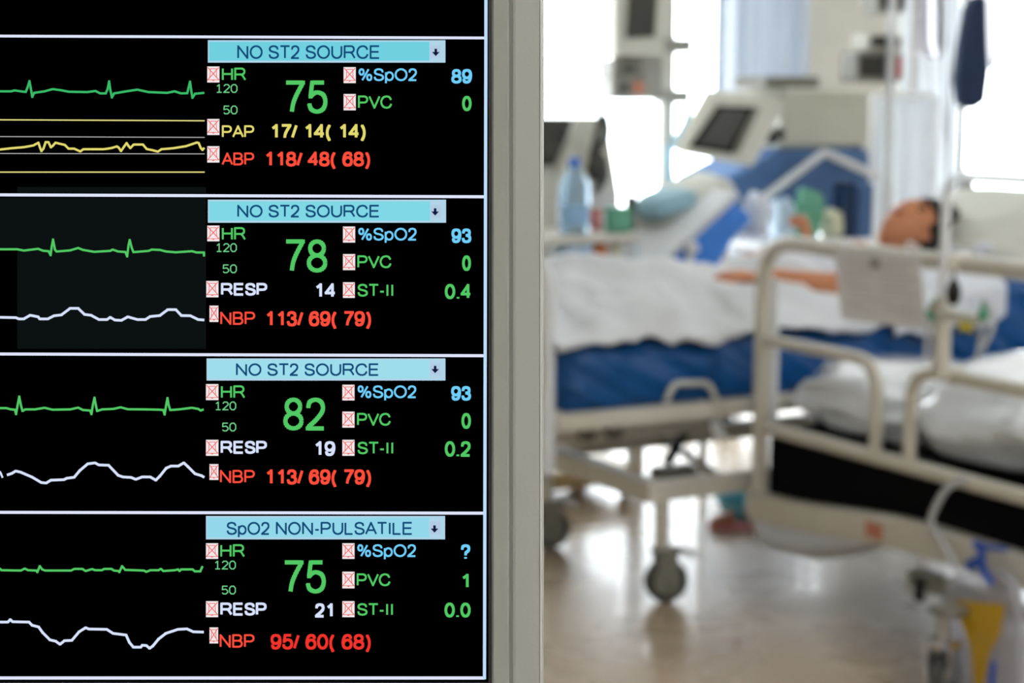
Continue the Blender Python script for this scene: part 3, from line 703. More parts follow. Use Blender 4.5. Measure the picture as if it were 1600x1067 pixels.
# the head: face turned to the ceiling and a little to the viewer; local x = crown, y = viewer's right cheek, z = nose
HCN = V((3.835, 4.54, .965))
hm = Matrix.Translation(HCN) @ (Matrix.Rotation(math.radians(-14), 4, 'Y') @ Matrix.Rotation(math.radians(16), 4, 'X'))
hb = bmesh.new()
bmesh.ops.create_uvsphere(hb, u_segments=40, v_segments=28, radius=1.0)
def bumpf(p, c, r): d = (p - V(c)).length; return math.exp(-(d / r) ** 2)
for v in hb.verts:
    n = v.co.copy(); p = V((n.x * .118, n.y * .076, n.z * .098))
    if n.x < 0: p.y *= 1 - .28 * (-n.x) ** 1.5; p.z *= 1 - .12 * (-n.x)
    if n.z > 0 and n.x < .2: p.z = min(p.z, .088 + .1 * (p.z - .088)) if abs(n.y) < .9 else p.z
    nose = bumpf(p, (-.015, 0, .088), .017); p.z += .030 * nose
    p.z += .012 * bumpf(p, (.012, 0, .09), .014); p.z += .010 * bumpf(p, (.035, 0, .09), .028)
    for s in (-1, 1):
        p.z -= .012 * bumpf(p, (.017, s * .030, .085), .013); p.z += .006 * bumpf(p, (-.010, s * .036, .08), .018)
    p.z += .008 * bumpf(p, (-.052, 0, .085), .016); p.z -= .006 * bumpf(p, (-.066, 0, .08), .010)
    p.z += .016 * bumpf(p, (-.09, 0, .062), .022)
    v.co = p
for s in (-1, 1):                                   # ears
    ball(hb, (.0, s * .077, .0), (.030, .010, .018), 14, 9)
bmesh.ops.transform(hb, matrix=hm, verts=hb.verts)
me = bpy.data.meshes.new('h'); hb.to_mesh(me); hb.free(); body.from_mesh(me); bpy.data.meshes.remove(me)
ob = obj('body', body, M['skin'], per)
for s in (-1, 1):
    b = NB(); ball(b, hm @ V((.017, s * .030, .083)), (.011, .012, .006), 12, 8)
    obj('eye', b, M['eye'], per)
b = NB(); ball(b, (0, 0, 0), (.007, .024, .006), 14, 8); bmesh.ops.transform(b, matrix=hm @ Matrix.Translation((-.055, 0, .089)), verts=b.verts); obj('mouth', b, M['lips'], per)
for s in (-1, 1):
    b = NB(); tube(b, [hm @ V((.033, s * .015, .094)), hm @ V((.037, s * .032, .090)), hm @ V((.031, s * .047, .076))], [.003, .004, .002], 8)
    obj('eyebrow', b, M['hair'], per)
b = NB(); r = bmesh.ops.create_uvsphere(b, u_segments=36, v_segments=24, radius=1.0)
for v in list(r['verts']):
    n = v.co.normalized(); p = V((n.x * .131, n.y * .086, n.z * .108)) * (1 + .05 * noise.noise(n * 7))
    if n.x > .6: p.x += .075 * (n.x - .6) / .4
    v.co = p
kill = [v for v in b.verts if (v.co.z > .052 - .0 and v.co.x < .066) or v.co.x < -.035 or (v.co.z > .012 and v.co.x < .02)]
bmesh.ops.delete(b, geom=kill, context='VERTS')
bmesh.ops.transform(b, matrix=hm, verts=b.verts)
obj('hair', b, M['hair'], per, solid=.012)
gb = skin_mesh([(V((3.10, 4.54, .80)), (.16, .080)), (V((3.28, 4.54, .808)), (.158, .085)), (V((3.48, 4.54, .848)), (.165, .096)), (V((3.605, 4.54, .885)), (.108, .082)),
                (V((3.575, 4.36, .875)), .080), (elbN * .45 + V((3.57, 4.37, .875)) * .55, .068), (V((3.575, 4.72, .875)), .080), (V((3.47, 4.79, .862)), .066)],
               [(0, 1), (1, 2), (2, 3), (3, 4), (4, 5), (3, 6), (6, 7)])
obj('gown', gb, M['gown'], per)

# white sheet over the patient's legs and body, its near edge hanging in folds over the mattress
def sheet_z(x, y):
    def g(d, s): return math.exp(-(d / s) ** 2)
    h = 0.0
    prof = [(2.2, .07), (2.34, .105), (2.46, .09), (2.62, .142), (2.80, .118), (3.05, .112), (3.3, .105), (3.5, .09), (3.7, .08)]
    for (a, c) in zip(prof, prof[1:]):
        if a[0] <= x <= c[0]: h = a[1] + (c[1] - a[1]) * (x - a[0]) / (c[0] - a[0])
    yc = 4.54; wd = .33
    body_h = h * math.exp(-(abs(y - yc) / wd) ** 3.2)
    fold =   .042 * noise.noise(V((x * 4.2, y * 3.2, 0.3))) + .030 * noise.noise(V((x * 9 + y * 7, y * 6 - x * 3, 3))) + .010 * noise.noise(V((x * 20, y * 17, 5)))
    for (xa, ya, xb, yb, am, wd_) in ((2.56, 4.56, 2.98, 4.16, .035, .05), (2.45, 4.40, 2.42, 4.10, .03, .06), (2.80, 4.42, 3.30, 4.14, .03, .05), (3.10, 4.50, 3.40, 4.20, .028, .045), (2.50, 4.22, 2.75, 4.12, .028, .035)):
        dx_, dy_ = xb - xa, yb - ya; tt = max(0, min(1, ((x - xa) * dx_ + (y - ya) * dy_) / (dx_ * dx_ + dy_ * dy_)))
        dd = math.hypot(x - xa - tt * dx_, y - ya - tt * dy_); fold += am * math.exp(-(dd / wd_) ** 2)
    fold = max(fold, -.012)
    z = mt(x) + .022 + body_h + fold
    return z
sheet = NB()
def sheet_pt(u, v):
    x = 2.275 + u * 1.20
    drop = .022 + .035 * noise.noise(V((x * 4.5, 1.7, 0))) + .02 * noise.noise(V((x * 15, 5, 0)))
    L = .95 + drop; s = v * L                       # distance from the near hanging edge
    if s < drop:
        y = AY0 - .020 + .010 * noise.noise(V((x * 10, s * 14, 2))); z = mt(x) + .012 - (drop - s)
    else:
        y = AY0 - .016 + (s - drop) * .97; k = min(1, (s - drop) / .06)
        z = mt(x) + .014 + (sheet_z(x, y) - mt(x) - .014) * (k * k * (3 - 2 * k))
    return (x + .015 * noise.noise(V((y * 5, 0, 0))) * (1 if u > .5 else 0), y, z)
grid(sheet, sheet_pt, 90, 70)
o = obj('bed_sheet', sheet, M['sheet'], None, solid=.006, origin=(2.9, 4.5, .74))
tag(o, 'white crumpled sheet covering the patient\'s legs on the blue bed', 'sheet')
# sheet bunched under the arm, draping over the near mattress edge under the chart
b = NB()
def bunch(u, v):
    x = 3.40 + u * .42; s = v * .42
    drop = .085 + .05 * noise.noise(V((x * 6, 2.2, 0)))
    if s < drop: return (x, AY0 - .030 + .012 * noise.noise(V((x * 12, s * 9, 8))), mt(x) + .016 - (drop - s))
    y = AY0 - .026 + (s - drop); k = min(1, (s - drop) / .08)
    return (x, y, mt(x) + .018 + k * (.035 + .03 * noise.noise(V((x * 8, y * 8, 4)))))
grid(b, bunch, 50, 36)
o = obj('folded_blanket', b, M['gown'], None, solid=.008, origin=(3.7, 4.2, .78)); tag(o, 'white blanket bunched at the patient\'s near side above the blue mattress', 'blanket')
b = NB(); puff(b, (4.14, 4.54, .945), (.24, .34, .105), RY(-24), 3.0, .10)
o = obj('pillow', b, M['pillow'], None, origin=(4.14, 4.54, .945)); tag(o, 'large pale pillow under the patient\'s head', 'pillow')
b = NB(); puff(b, at_y(1535, 398, 4.36), (.085, .10, .05), RY(-10), 12.0, .25)
o = obj('folded_towel', b, M['gown'], None, origin=at_y(1535, 398, 4.36)); tag(o, 'small white rumpled cloth beside the patient\'s head on the pillow', 'towel')

# ------------------------------------------------------------------ the empty bed in front, seen at its foot end
BX, BY0, BY1 = 2.883, 2.88, 4.03
bedB = thing('hospital_bed', (3.8, 3.5, 0), 'empty cream bed in front with plastic-wrapped bedding and tall tubular foot end', 'bed', 'hospital beds')
b = NB(); tube(b, rounded([(BX, BY1 - .02, .30), (BX, BY1 - .02, 1.005), (BX, BY0 - .03, 1.005), (BX, BY0 - .03, .30)], .13, 10), .0225, 16); obj('foot_hoop', b, M['cream'], bedB)
b = NB(); tube(b, [(BX + .035, BY1 - .03, .50), (BX + .035, BY1 - .03, .90)], .012, 12); obj('hoop_stay', b, M['white_paint'], bedB)
b = NB(); tube(b, rounded([(BX, BY1 - .02, .735), (BX, 3.515, .735), (BX, 3.515, .49)], .09, 8), .0175, 14); obj('end_rail', b, M['cream'], bedB)
b = NB(); tube(b, rounded([(BX, 3.385, .49), (BX, 3.385, .735), (BX, BY0 - .03, .735)], .09, 8), .0175, 14); obj('end_rail', b, M['cream'], bedB)
b = NB(); tube(b, [(BX, BY1 - .02, .492), (BX, BY0 - .03, .492)], .020, 14); obj('cross_bar', b, M['cream'], bedB)
b = NB(); box(b, (BX + .012, BY0, .30), (BX + .95, BY1 - .045, .485)); 
box(b, (BX + .06, BY0 + .02, .48), (BX + 1.3, BY1 - .06, .492)); obj('mattress', b, M['black'], bedB, bevel=.012, smooth=False)
def beam_z(y):
    k = max(0, min(1, (4.0 - y) / .72)); return .272 + .056 * k * k * (3 - 2 * k)
b = NB()
pts = []
nb = 20
for i in range(nb + 1):
    y = BY1 + .01 - (BY1 - BY0 + .06) * i / nb; pts.append((y, beam_z(y)))
A = []
for (y, z) in pts: A.append([b.verts.new((xx, y, zz)) for xx, zz in ((BX - .03, z - .042), (BX - .03, z + .036), (BX + .03, z + .036), (BX + .03, z - .042))])
for P_, Q_ in zip(A, A[1:]):
    for k in range(4): b.faces.new((P_[k], P_[(k + 1) % 4], Q_[(k + 1) % 4], Q_[k]))
b.faces.new(A[0]); b.faces.new(A[-1][::-1])
obj('base_beam', b, M['cream'], bedB, bevel=.008, smooth=False)
b = NB(); box(b, (BX + .03, BY0 - .02, .225), (4.9, BY0 + .03, .30)); box(b, (BX + .03, BY1 - .06, .225), (4.9, BY1 - .01, .30)); obj('base_frame', b, M['cream'], bedB, bevel=.008, smooth=False)
b = NB(); box(b, (2.845, 2.95, .205), (2.895, 3.34, .246)); box(b, (2.73, 3.07, .205), (2.85, 3.13, .225)); obj('wheel_bar', b, M['hub'], bedB, bevel=.008, smooth=False)
c0 = at_x(1437, 920, 2.80)
b = NB(); lathe(b, [(.0, 0), (.014, .0), (.014, .055), (.0, .055)], c0 - V((0, 0, .028)), 16); obj('end_cap', b, M['black_rubber'], bedB)
b = NB(); c1 = at_x(1365, 829, BX - .0335); box(b, c1 - V((.0015, .032, .020)), c1 + V((.0015, .032, .020))); obj('sticker', b, M['salmon'], bedB, smooth=False)['label'] = 'faded salmon-pink sticker'
b = NB(); box(b, (BX + .9, BY0 + .02, .30), (4.95, BY1 - .05, .485)); obj('mattress_deck', b, M['dark_plastic'], bedB, smooth=False)
castor('castor', bedB, 2.755, 3.10, r=.058, turn=30, fork_m='chrome'); castor('castor', bedB, 4.8, 3.05, r=.06, turn=10); castor('castor', bedB, 4.8, 3.95, r=.06, turn=10); castor('castor', bedB, 3.75, 3.97, r=.06, turn=10)
for (x, y, z) in ((2.755, 3.10, .20), (4.8, 3.03, .225), (4.8, 3.97, .225), (3.75, 3.985, .225)):
    b = NB(); tube(b, [(x, y, z + .02), (x, y, .14)], .018, 12); obj('leg', b, M['steel'], bedB)
b = NB(); tube(b, rounded([(4.92, BY0 + .01, .25), (4.92, BY0 + .01, 1.05), (4.92, BY1 - .02, 1.05), (4.92, BY1 - .02, .25)], .12, 8), .02, 14); obj('head_hoop', b, M['cream'], bedB)

# plastic wrapped bedding lying on the empty bed
for (q, y, s, rot, sd, lab) in (((1285, 640), 3.74, (.27, .26, .112), RY(3), 2.0, 'clear plastic-wrapped pillow on the empty bed, beside the far rail'),
                                ((1500, 655), 3.23, (.36, .285, .150), RY(2), 6.0, 'large clear plastic-wrapped duvet on the empty bed, behind the curved end rail')):
    c = V((BX + .045 + s[0], y, .488 + s[2] * .80)); b = NB(); puff(b, c, s, rot, sd, .16, .6, 44, 26, 2.6)
    o = obj('wrapped_pillow' if sd == 2 else 'wrapped_duvet', b, M['plastic_film'], None, origin=c); tag(o, lab, 'pillow' if sd == 2 else 'duvet')
b = NB(); c = V((BX + 1.02, 3.50, .56)); puff(b, c, (.28, .42, .065), None, 4.4, .10, .5)
o = obj('folded_sheet', b, M['pillow'], None, origin=c); tag(o, 'flat white folded linen on the empty bed behind the wrapped duvet', 'linen')

# chart hanging from the top bar of the foot end
ch = thing('bed_chart', (BX - .03, 3.52, .82), 'white printed paper chart in a clear sleeve hanging on the empty bed\'s top bar', 'chart')
xs_ = BX - .030
C4 = [at_x(1304, 392, xs_), at_x(1436, 400, xs_), at_x(1449, 515, xs_), at_x(1314, 500, xs_)]
b = NB(); prism(b, C4, (.003, 0, 0)); obj('sheet', b, M['paper'], ch, smooth=False)
b = NB()
for i, t in enumerate((.10, .16, .24, .31, .40, .47, .55, .66, .74, .80)):
    for (u0, u1) in (((.10, .42), (.50, .92)) if i % 3 == 0 else ((.10, .30 + .09 * (i % 4)), (.55, .86))):
        l = lambda u, v: (C4[0].lerp(C4[1], u)).lerp(C4[3].lerp(C4[2], u), v) - V((.0006, 0, 0))
        b.faces.new([b.verts.new(p) for p in (l(u0, t), l(u1, t), l(u1, t + .022), l(u0, t + .022))])
obj('printed_lines', b, M['ink'], ch, smooth=False)
b = NB(); c = at_x(1366, 411, xs_ - .004); box(b, c - V((.004, .016, .012)), c + V((.004, .016, .012))); obj('clip', b, M['steel'], ch, smooth=False, bevel=.002)
for k in (.12, .88):
    b = NB(); t = C4[0].lerp(C4[1], k); tube(b, smooth_path([t + V((0, 0, -.01)), t + V((-.002, 0, .03)), V((BX, t.y, 1.031)), V((BX + .028, t.y, 1.0))], 5), .003, 8)
    obj('hanging_hook', b, M['white_paint'], ch)

# drip stand clamped to the foot end, with the transducer holder
sx = BX - .045
PY = at_x(1470, 575, sx).y
st = thing('drip_stand', (sx, PY, .735), 'cream and white pole clamped upright on the empty bed\'s foot end', 'drip stand')
b = NB(); tube(b, [(sx, PY, .738), (sx, PY, .93)], .021, 16); obj('socket', b, M['cream'], st)
b = NB(); tube(b, [(sx, PY, .93), (sx, PY, 1.16)], .0115, 14); obj('lower_tube', b, M['white_paint'], st)
b = NB(); tube(b, [(sx, PY, 1.16), (sx, PY, 2.0)], .0035, 10); obj('upper_rod', b, M['steel'], st)
for a, c in (((sx, PY - .020, .742), (BX + .02, PY + .020, .760)), ((sx, PY - .02, .985), (BX + .028, PY + .02, 1.03))):
    b = NB(); box(b, a, c); obj('clamp', b, M['cream'], st, bevel=.005)
th = thing('transducer_holder', (sx - .02, PY - .05, .85), 'cream bracket with green stopcocks and yellow label on the bed-end pole', 'bracket')
xt = sx - .040
c = at_x(1495, 495, xt); a1 = at_x(1466, 482, xt); a2 = at_x(1528, 508, xt)
b = NB(); box(b, (xt - .012, min(a1.y, a2.y), min(a1.z, a2.z)), (xt + .019, max(a1.y, a2.y), max(a1.z, a2.z))); obj('body', b, M['pale_plastic'], th, bevel=.006)
b = NB(); c = at_x(1509, 511, xt - .014); box(b, c - V((.002, .022, .010)), c + V((.002, .022, .010))); obj('label_plate', b, M['yellow'], th, smooth=False)
for q, mm in (((1456, 490), 'green'), ((1537, 491), 'green')):
    b = NB(); c = at_x(*q, xt); ball(b, c, (.014, .014, .018), 14, 10); tube(b, [c, c + V((0, 0, .03))], .006, 8); obj('stopcock', b, M[mm], th)
b = NB(); c = at_x(1457, 481, xt); ball(b, c, (.008, .012, .006), 10, 8); obj('stopcock_cap', b, M['red'], th)
for path in ([(1456, 498), (1449, 525), (1446, 570)], [(1537, 498), (1532, 530), (1527, 565)], [(1540, 470), (1553, 490), (1550, 515), (1536, 545)]):
    b = NB(); tube(b, smooth_path([at_x(*q, xt) for q in path], 6), .0055, 8); obj('line', b, M['tube'], th)
c = at_x(1490, 455, xt - .01)
b = NB(); lathe(b, [(.0, -.034), (.010, -.030), (.017, -.012), (.017, .006), (.010, .022), (.004, .030), (.003, .046), (.0, .046)], c, 18)
o = obj('squeeze_bulb', b, M['black_rubber'], None, origin=c); tag(o, 'small black rubber squeeze bulb above the cream bracket', 'bulb')

# urine bag and its tube
ub = thing('drainage_bag', at_x(1530, 960, BX - .07), 'clear drainage bag of yellow fluid hanging from the empty bed\'s lower beam', 'bag')
xb = BX - .075
def slab(poly, x, d): b = NB(); prism(b, [at_x(*q, x) for q in poly], (d, 0, 0)); return b
obj('bag_film', slab([(1478, 905), (1500, 895), (1556, 893), (1580, 912), (1592, 1000), (1590, 1120), (1470, 1130), (1464, 960)], xb, .03), M['bag_film'], ub, bevel=.004, smooth=False)
obj('yellow_fluid', slab([(1488, 937), (1568, 944), (1562, 990), (1545, 1020), (1532, 1090), (1522, 1080), (1515, 1010)], xb - .004, .006), M['urine'], ub, smooth=False, bevel=.002)
b = NB(); tube(b, [at_x(1552, 1034, xb - .008), at_x(1547, 1090, xb - .008)], .006, 8); obj('drain_tap', b, M['royal'], ub)
b = NB()
tube(b, smooth_path([at_x(1514, 884, xb), at_x(1530, 878, xb), at_x(1541, 897, xb), at_x(1552, 912, xb)], 5), [.012] * 6 + [.009] * 10, 8)
tube(b, smooth_path([at_x(1524, 848, xb), at_x(1534, 862, xb), at_x(1531, 882, xb)], 6), .009, 8)
tube(b, smooth_path([at_x(1524, 848, xb), at_x(1545, 855, xb), at_x(1572, 858, xb)], 6), .006, 8)
obj('hanging_tie', b, M['royal'], ub)
b = NB(); tube(b, smooth_path([at_x(1508, 748, BX - .03), at_x(1480, 763, BX - .045), at_x(1463, 790, BX - .05), at_x(1455, 818, BX - .05), at_x(1474, 850, BX - .05), at_x(1500, 900, BX - .065)], 7), .0085, 10); obj('drain_tube', b, M['tube'], ub)

# white cloth slung under the base beam
b = NB()
yT0, yT1 = at_x(1185, 800, BX).y, at_x(1366, 840, BX).y
def sling(u, v):
    y = yT0 + (yT1 - yT0) * u
    deep = .100 - .02 * u if u < .30 else .094 * (1 - (u - .30) / .70) ** .8 + .004
    a = v * PI
    return (BX - .020 + .24 * v + .005 * noise.noise(V((u * 9, v * 9, 1))), y, beam_z(y) - .043 - deep * math.sin(a) ** .45 - .008 * noise.noise(V((u * 7, v * 4, 2))) * math.sin(a))
grid(b, sling, 34, 14)
o = obj('hanging_cloth', b, M['gown'], None, solid=.006, origin=(BX, (yT0 + yT1) / 2, .22)); tag(o, 'white cloth slung under the empty bed\'s lower beam', 'cloth')

# ------------------------------------------------------------------ bedside trolley behind the bed's foot, and what stands on it
LY0, LY1 = 5.28, 5.66
LX0, LX1 = 2.62, at_y(1000, 370, LY0).x
LZ = at_y(930, 368, LY0).z
lk = thing('bedside_trolley', ((LX0 + LX1) / 2, (LY0 + LY1) / 2, 0), 'white open bedside trolley with pale wood bottom tray behind the patient\'s bed foot', 'trolley')
b = NB(); box(b, (LX0, LY0, LZ - .028), (LX1, LY1, LZ)); obj('top', b, M['cream'], lk, smooth=False, bevel=.006)
LS = at_y(930, 412, LY0).z
b = NB(); box(b, (LX0, LY0 + .01, LS - .025), (LX1 - .005, LY1, LS)); obj('shelf', b, M['white_paint'], lk, smooth=False, bevel=.004)
for (x, y) in ((LX0 + .015, LY0 + .02), (LX1 - .02, LY0 + .02), (LX0 + .015, LY1 - .02), (LX1 - .02, LY1 - .02)):
    b = NB(); tube(b, [(x, y, .06), (x, y, LZ - .01)], .012, 10); obj('post', b, M['white_paint'], lk)
b = NB(); box(b, (LX0, LY0, .055), (LX1, LY1, .115)); obj('bottom_tray', b, M['wood'], lk, smooth=False, bevel=.008)
for (x, y) in ((LX0 + .03, LY0 + .03), (LX1 - .035, LY0 + .03), (LX0 + .03, LY1 - .03), (LX1 - .035, LY1 - .03)):
    b = NB(); lathe(b, [(.0, -.012), (.028, -.012), (.03, 0), (.028, .012), (.0, .012)], (x, y, .03), 18, 'Y'); obj('castor', b, M['rubber'], lk)
def bottle(px, y, z, h, r, lab):
    x = at_y(px, 330, y).x
    t = thing('water_bottle', (x, y, z), lab, 'bottle')
    b = NB(); lathe(b, [(.0, 0.001), (r * .85, 0.001), (r, .012), (r, h * .30), (r * .93, h * .34), (r, h * .38), (r, h * .60), (r * .92, h * .68), (r * .45, h * .84), (r * .30, h * .89), (r * .30, h * .92), (.0, h * .92)], (x, y, z), 24)
    obj('body', b, M['bottle'], t)
    b = NB(); lathe(b, [(r * 1.01, h * .12), (r * 1.02, h * .13), (r * 1.02, h * .36), (r * 1.01, h * .37)], (x, y, z), 24); obj('label', b, M['water'], t)
    b = NB(); lathe(b, [(.0, h * .885), (r * .38, h * .885), (r * .40, h * .90), (r * .38, h * 1.0), (.0, h * 1.0)], (x, y, z), 20); obj('cap', b, M['blue_cap'], t)
bottle(897, 5.40, LZ, .262, .054, 'clear water bottle with bright blue cap standing on the bedside trolley')
def tub(name, px, py, y, z, w, d, h, m, lab, cat, lid=None):
    x = at_y(px, py, y).x
    t = thing(name, (x, y, z), lab, cat)
    b = NB(); lathe(b, [(.0, .001), (w * .86, .001), (w, h * .1), (w, h * .86), (w * .96, h * .88), (.0, h * .88)], (x, y, z), 20); obj('body', b, M[m], t)
    b = NB(); lathe(b, [(.0, h * .86), (w * 1.06, h * .86), (w * 1.06, h), (.0, h)], (x, y, z), 20); obj('lid', b, M[lid or m], t)
tub('tub', 966, 340, 5.38, LZ, .050, .05, .088, 'green', 'sea-green lidded tub on the trolley top', 'tub')
tub('jar', 930, 350, 5.52, LZ, .026, .03, .075, 'pink', 'small pinkish jar on the trolley top, between bottle and green tub', 'jar', 'salmon')
tub('canister', 986, 338, 5.42, LZ, .020, .03, .125, 'dark_plastic', 'slim dark canister at the right end of the trolley top', 'canister')
tub('medicine_bottle', 936, 395, 5.36, LS, .028, .03, .078, 'orange', 'orange plastic bottle on the trolley\'s open shelf', 'bottle', 'salmon')
tub('cup', 962, 395, 5.36, LS, .024, .03, .07, 'pale_yellow', 'pale beaker on the trolley shelf, right of the orange bottle', 'cup', 'hub')
tub('cup', 988, 395, 5.38, LS, .018, .03, .075, 'teal_cloth', 'slim pale teal beaker at the right end of the trolley shelf', 'cup', 'green')
x = at_y(898, 392, 5.36).x
b = NB(); box(b, (x - .05, 5.32, LS + .001), (x + .05, 5.42, LS + .082)); o = obj('tissue_box', b, M['pale_blue'], None, origin=(x, 5.37, LS), bevel=.006, smooth=False); tag(o, 'pale blue tissue box on the trolley\'s open shelf below the bottle', 'box')

# ------------------------------------------------------------------ ventilator at far left behind the trolley
VY = 6.05
vx0, vx1 = at_y(835, 300, VY).x - .12, at_y(957, 300, VY).x + .035
vz1 = at_y(930, 184, VY).z
vt = thing('ventilator', ((vx0 + vx1) / 2, VY + .2, 0), 'grey ventilator with dark slanted screen behind the bedside trolley', 'ventilator')
b = NB(); prism(b, [(vx0, VY, .55), (vx0, VY, vz1 - .30), (vx0, VY + .10, vz1), (vx0, VY + .42, vz1), (vx0, VY + .42, .55)], (vx1 - vx0, 0, 0)); obj('body', b, M['pale_plastic'], vt, smooth=False, bevel=.015)
b = NB(); q = [at_y(848, 258, VY - .005), at_y(862, 258, VY - .005), at_y(893, 186, VY - .005), at_y(848, 182, VY - .005)]
q = [V((vx0 + .02, p.y, p.z)) if i in (0, 3) else p for i, p in enumerate(q)]; prism(b, q, (0, -.02, 0)); obj('display', b, M['dark_plastic'], vt, smooth=False)
b = NB(); q = [at_y(866, 262, VY), at_y(880, 262, VY), at_y(915, 184, VY), at_y(897, 184, VY)]; prism(b, q, (0, -.035, 0)); obj('display_rim', b, M['pale_plastic'], vt, smooth=False)
b = NB(); tube(b, [((vx0 + vx1) / 2, VY + .2, .12), ((vx0 + vx1) / 2, VY + .2, .56)], .05, 16); obj('column', b, M['grey_plastic'], vt)
b = NB(); box(b, (vx0 + .03, VY + .0, .07), (vx1 - .03, VY + .42, .13)); obj('base', b, M['grey_plastic'], vt, smooth=False, bevel=.02)
for (x, y) in ((vx0 + .06, VY + .04), (vx1 - .06, VY + .04), (vx0 + .06, VY + .38), (vx1 - .06, VY + .38)):
    b = NB(); lathe(b, [(.0, -.014), (.033, -.014), (.036, 0), (.033, .014), (.0, .014)], (x, y, .037), 18, 'Y'); obj('castor', b, M['rubber'], vt)
for i, path in enumerate(([(912, 175), (925, 168), (938, 178), (932, 215), (926, 250), (938, 285)], [(945, 180), (948, 210), (932, 245), (945, 275), (930, 300)], [(905, 158), (920, 160), (936, 152), (952, 165)])):
    b = NB(); tube(b, smooth_path([at_y(*p, VY - .05) for p in path], 6), .014 if i < 2 else .007, 10); obj('hose', b, M['dark_plastic'], vt)
b = NB(); puff(b, at_y(934, 262, VY - .06), (.035, .03, .05), None, 2, .3); obj('valve', b, M['dark_plastic'], vt)

# ------------------------------------------------------------------ equipment pole with a monitor in front of the left window
EY = 6.9
ex = at_y(1046, 200, EY).x
ep = thing('equipment_stand', (ex, EY, 0), 'beige equipment pole with dark monitor and stacked pumps against the left window', 'stand')
b = NB(); tube(b, [(ex, EY, .08), (ex, EY, 2.35)], .022, 14); obj('pole', b, M['steel'], ep)
b = NB()
for k in range(5):
    a = 2 * PI * k / 5; tube(b, [(ex, EY, .10), (ex + .32 * math.cos(a), EY + .32 * math.sin(a), .055)], .018, 10)
obj('foot_star', b, M['steel'], ep)
for k in range(5):
    a = 2 * PI * k / 5; b = NB(); lathe(b, [(.0, -.014), (.026, -.014), (.028, 0), (.026, .014), (.0, .014)], (ex + .32 * math.cos(a), EY + .32 * math.sin(a), .029), 16, 'Y'); obj('castor', b, M['rubber'], ep)
def pbox(name, x0, y0, x1, y1, yy, d, m, parent, bevel=.01):
    a, c = at_y(x0, y1, yy), at_y(x1, y0, yy); b = NB(); box(b, (a.x, yy, a.z), (c.x, yy + d, c.z)); return obj(name, b, M[m], parent, smooth=False, bevel=bevel)
mh = pbox('monitor_housing', 961, -62, 1040, 88, EY - .16, .14, 'pale_plastic', ep, .015)
q = [at_y(*p, EY - .164) for p in ((977, 60), (1022, 57), (1029, -40), (984, -40))]
b = NB(); prism(b, q, (0, -.004, 0)); sub(mh, 'dark_screen', b, M['dark_plastic'], smooth=False)
p1 = pbox('pump', 958, 92, 1004, 122, EY - .14, .13, 'hub', ep); p2 = pbox('pump', 1002, 88, 1036, 152, EY - .12, .11, 'grey_plastic', ep); p3 = pbox('pump', 957, 122, 1000, 156, EY - .13, .12, 'grey_plastic', ep)
for pp, q in ((p1, (975, 101, 994, 112)), (p3, (972, 131, 982, 145)), (p2, (993, 128, 1006, 146))):
    a, c = at_y(q[0], q[3], EY - .15), at_y(q[2], q[1], EY - .15); b = NB(); box(b, (a.x, EY - .15, a.z), (c.x, EY - .12, c.z)); sub(pp, 'button_panel', b, M['salmon'] if pp is p2 else M['dark_plastic'], smooth=False)
pbox('rail_clamp', 1030, 60, 1084, 82, EY - .05, .10, 'grey_plastic', ep); pbox('rail_clamp', 1038, 140, 1080, 162, EY - .05, .10, 'grey_plastic', ep)
b = NB(); tube(b, smooth_path([at_y(*p, EY - .06) for p in ((1078, 158), (1072, 190), (1058, 215), (1046, 240), (1050, 290))], 6), .016, 10); obj('green_tube', b, M['teal_cloth'], ep)
pbox('side_rail', 1033, -60, 1053, 300, EY - .03, .03, 'pale_plastic', ep, .004)
pbox('back_panel', 958, -60, 1034, 156, EY - .02, .02, 'hub', ep, .004)

# ------------------------------------------------------------------ a further bed with raised back, behind the patient
CY0, CY1 = 5.32, 5.84
cL, cR = at_y(1018, 432, CY0), at_y(1152, 312, CY0)
bc = thing('recliner', (cL.x, 6.4, 0), 'bright blue recliner with white-sheeted slanted backrest, behind the patient\'s knees', 'recliner')
b = NB(); lo, hi = cL, cR
dirv = (hi - lo).normalized(); nrm = V((-dirv.z, 0, dirv.x))
w0 = [lo + nrm * -.005, hi + nrm * -.005, hi - nrm * .10 + dirv * .02, at_y(1150, 372, CY0), at_y(1118, 428, CY0), at_y(1040, 436, CY0)]
prism(b, w0, (0, CY1 - CY0, 0)); obj('backrest', b, M['bright_blue'], bc, smooth=False, bevel=.02)
b = NB(); prism(b, [lo - dirv * .08 + nrm * .028, hi + dirv * .02 + nrm * .028, hi + dirv * .02 - nrm * .004, lo - dirv * .08 - nrm * .004], (0, CY1 - CY0, 0)); obj('fitted_sheet', b, M['sheet'], bc, smooth=False, bevel=.008)
fz = at_y(1040, 436, CY0).z
sx_0, sx_1 = cL.x - .06, at_y(1118, 428, CY0).x
b = NB(); box(b, (sx_0, CY0 + .02, fz - .10), (cL.x + .1, CY1, fz)); obj('seat', b, M['bright_blue'], bc, smooth=False, bevel=.03)
b = NB(); box(b, (sx_0 + .02, CY0, fz - .15), (sx_1, CY0 + .04, fz - .10)); box(b, (sx_0 + .02, CY1 - .04, fz - .15), (sx_1, CY1, fz - .10)); box(b, (sx_0 + .02, CY0 + .04, fz - .15), (sx_0 + .06, CY1 - .04, fz - .10)); box(b, (sx_1 - .04, CY0 + .04, fz - .15), (sx_1, CY1 - .04, fz - .10))
obj('frame', b, M['cream'], bc, smooth=False, bevel=.006)
for x in (sx_0 + .03, sx_1 - .03):
    for y in (CY0 + .02, CY1 - .02):
        b = NB(); tube(b, [(x, y, .0), (x, y, fz - .12)], .016, 12); obj('leg', b, M['cream'], bc)
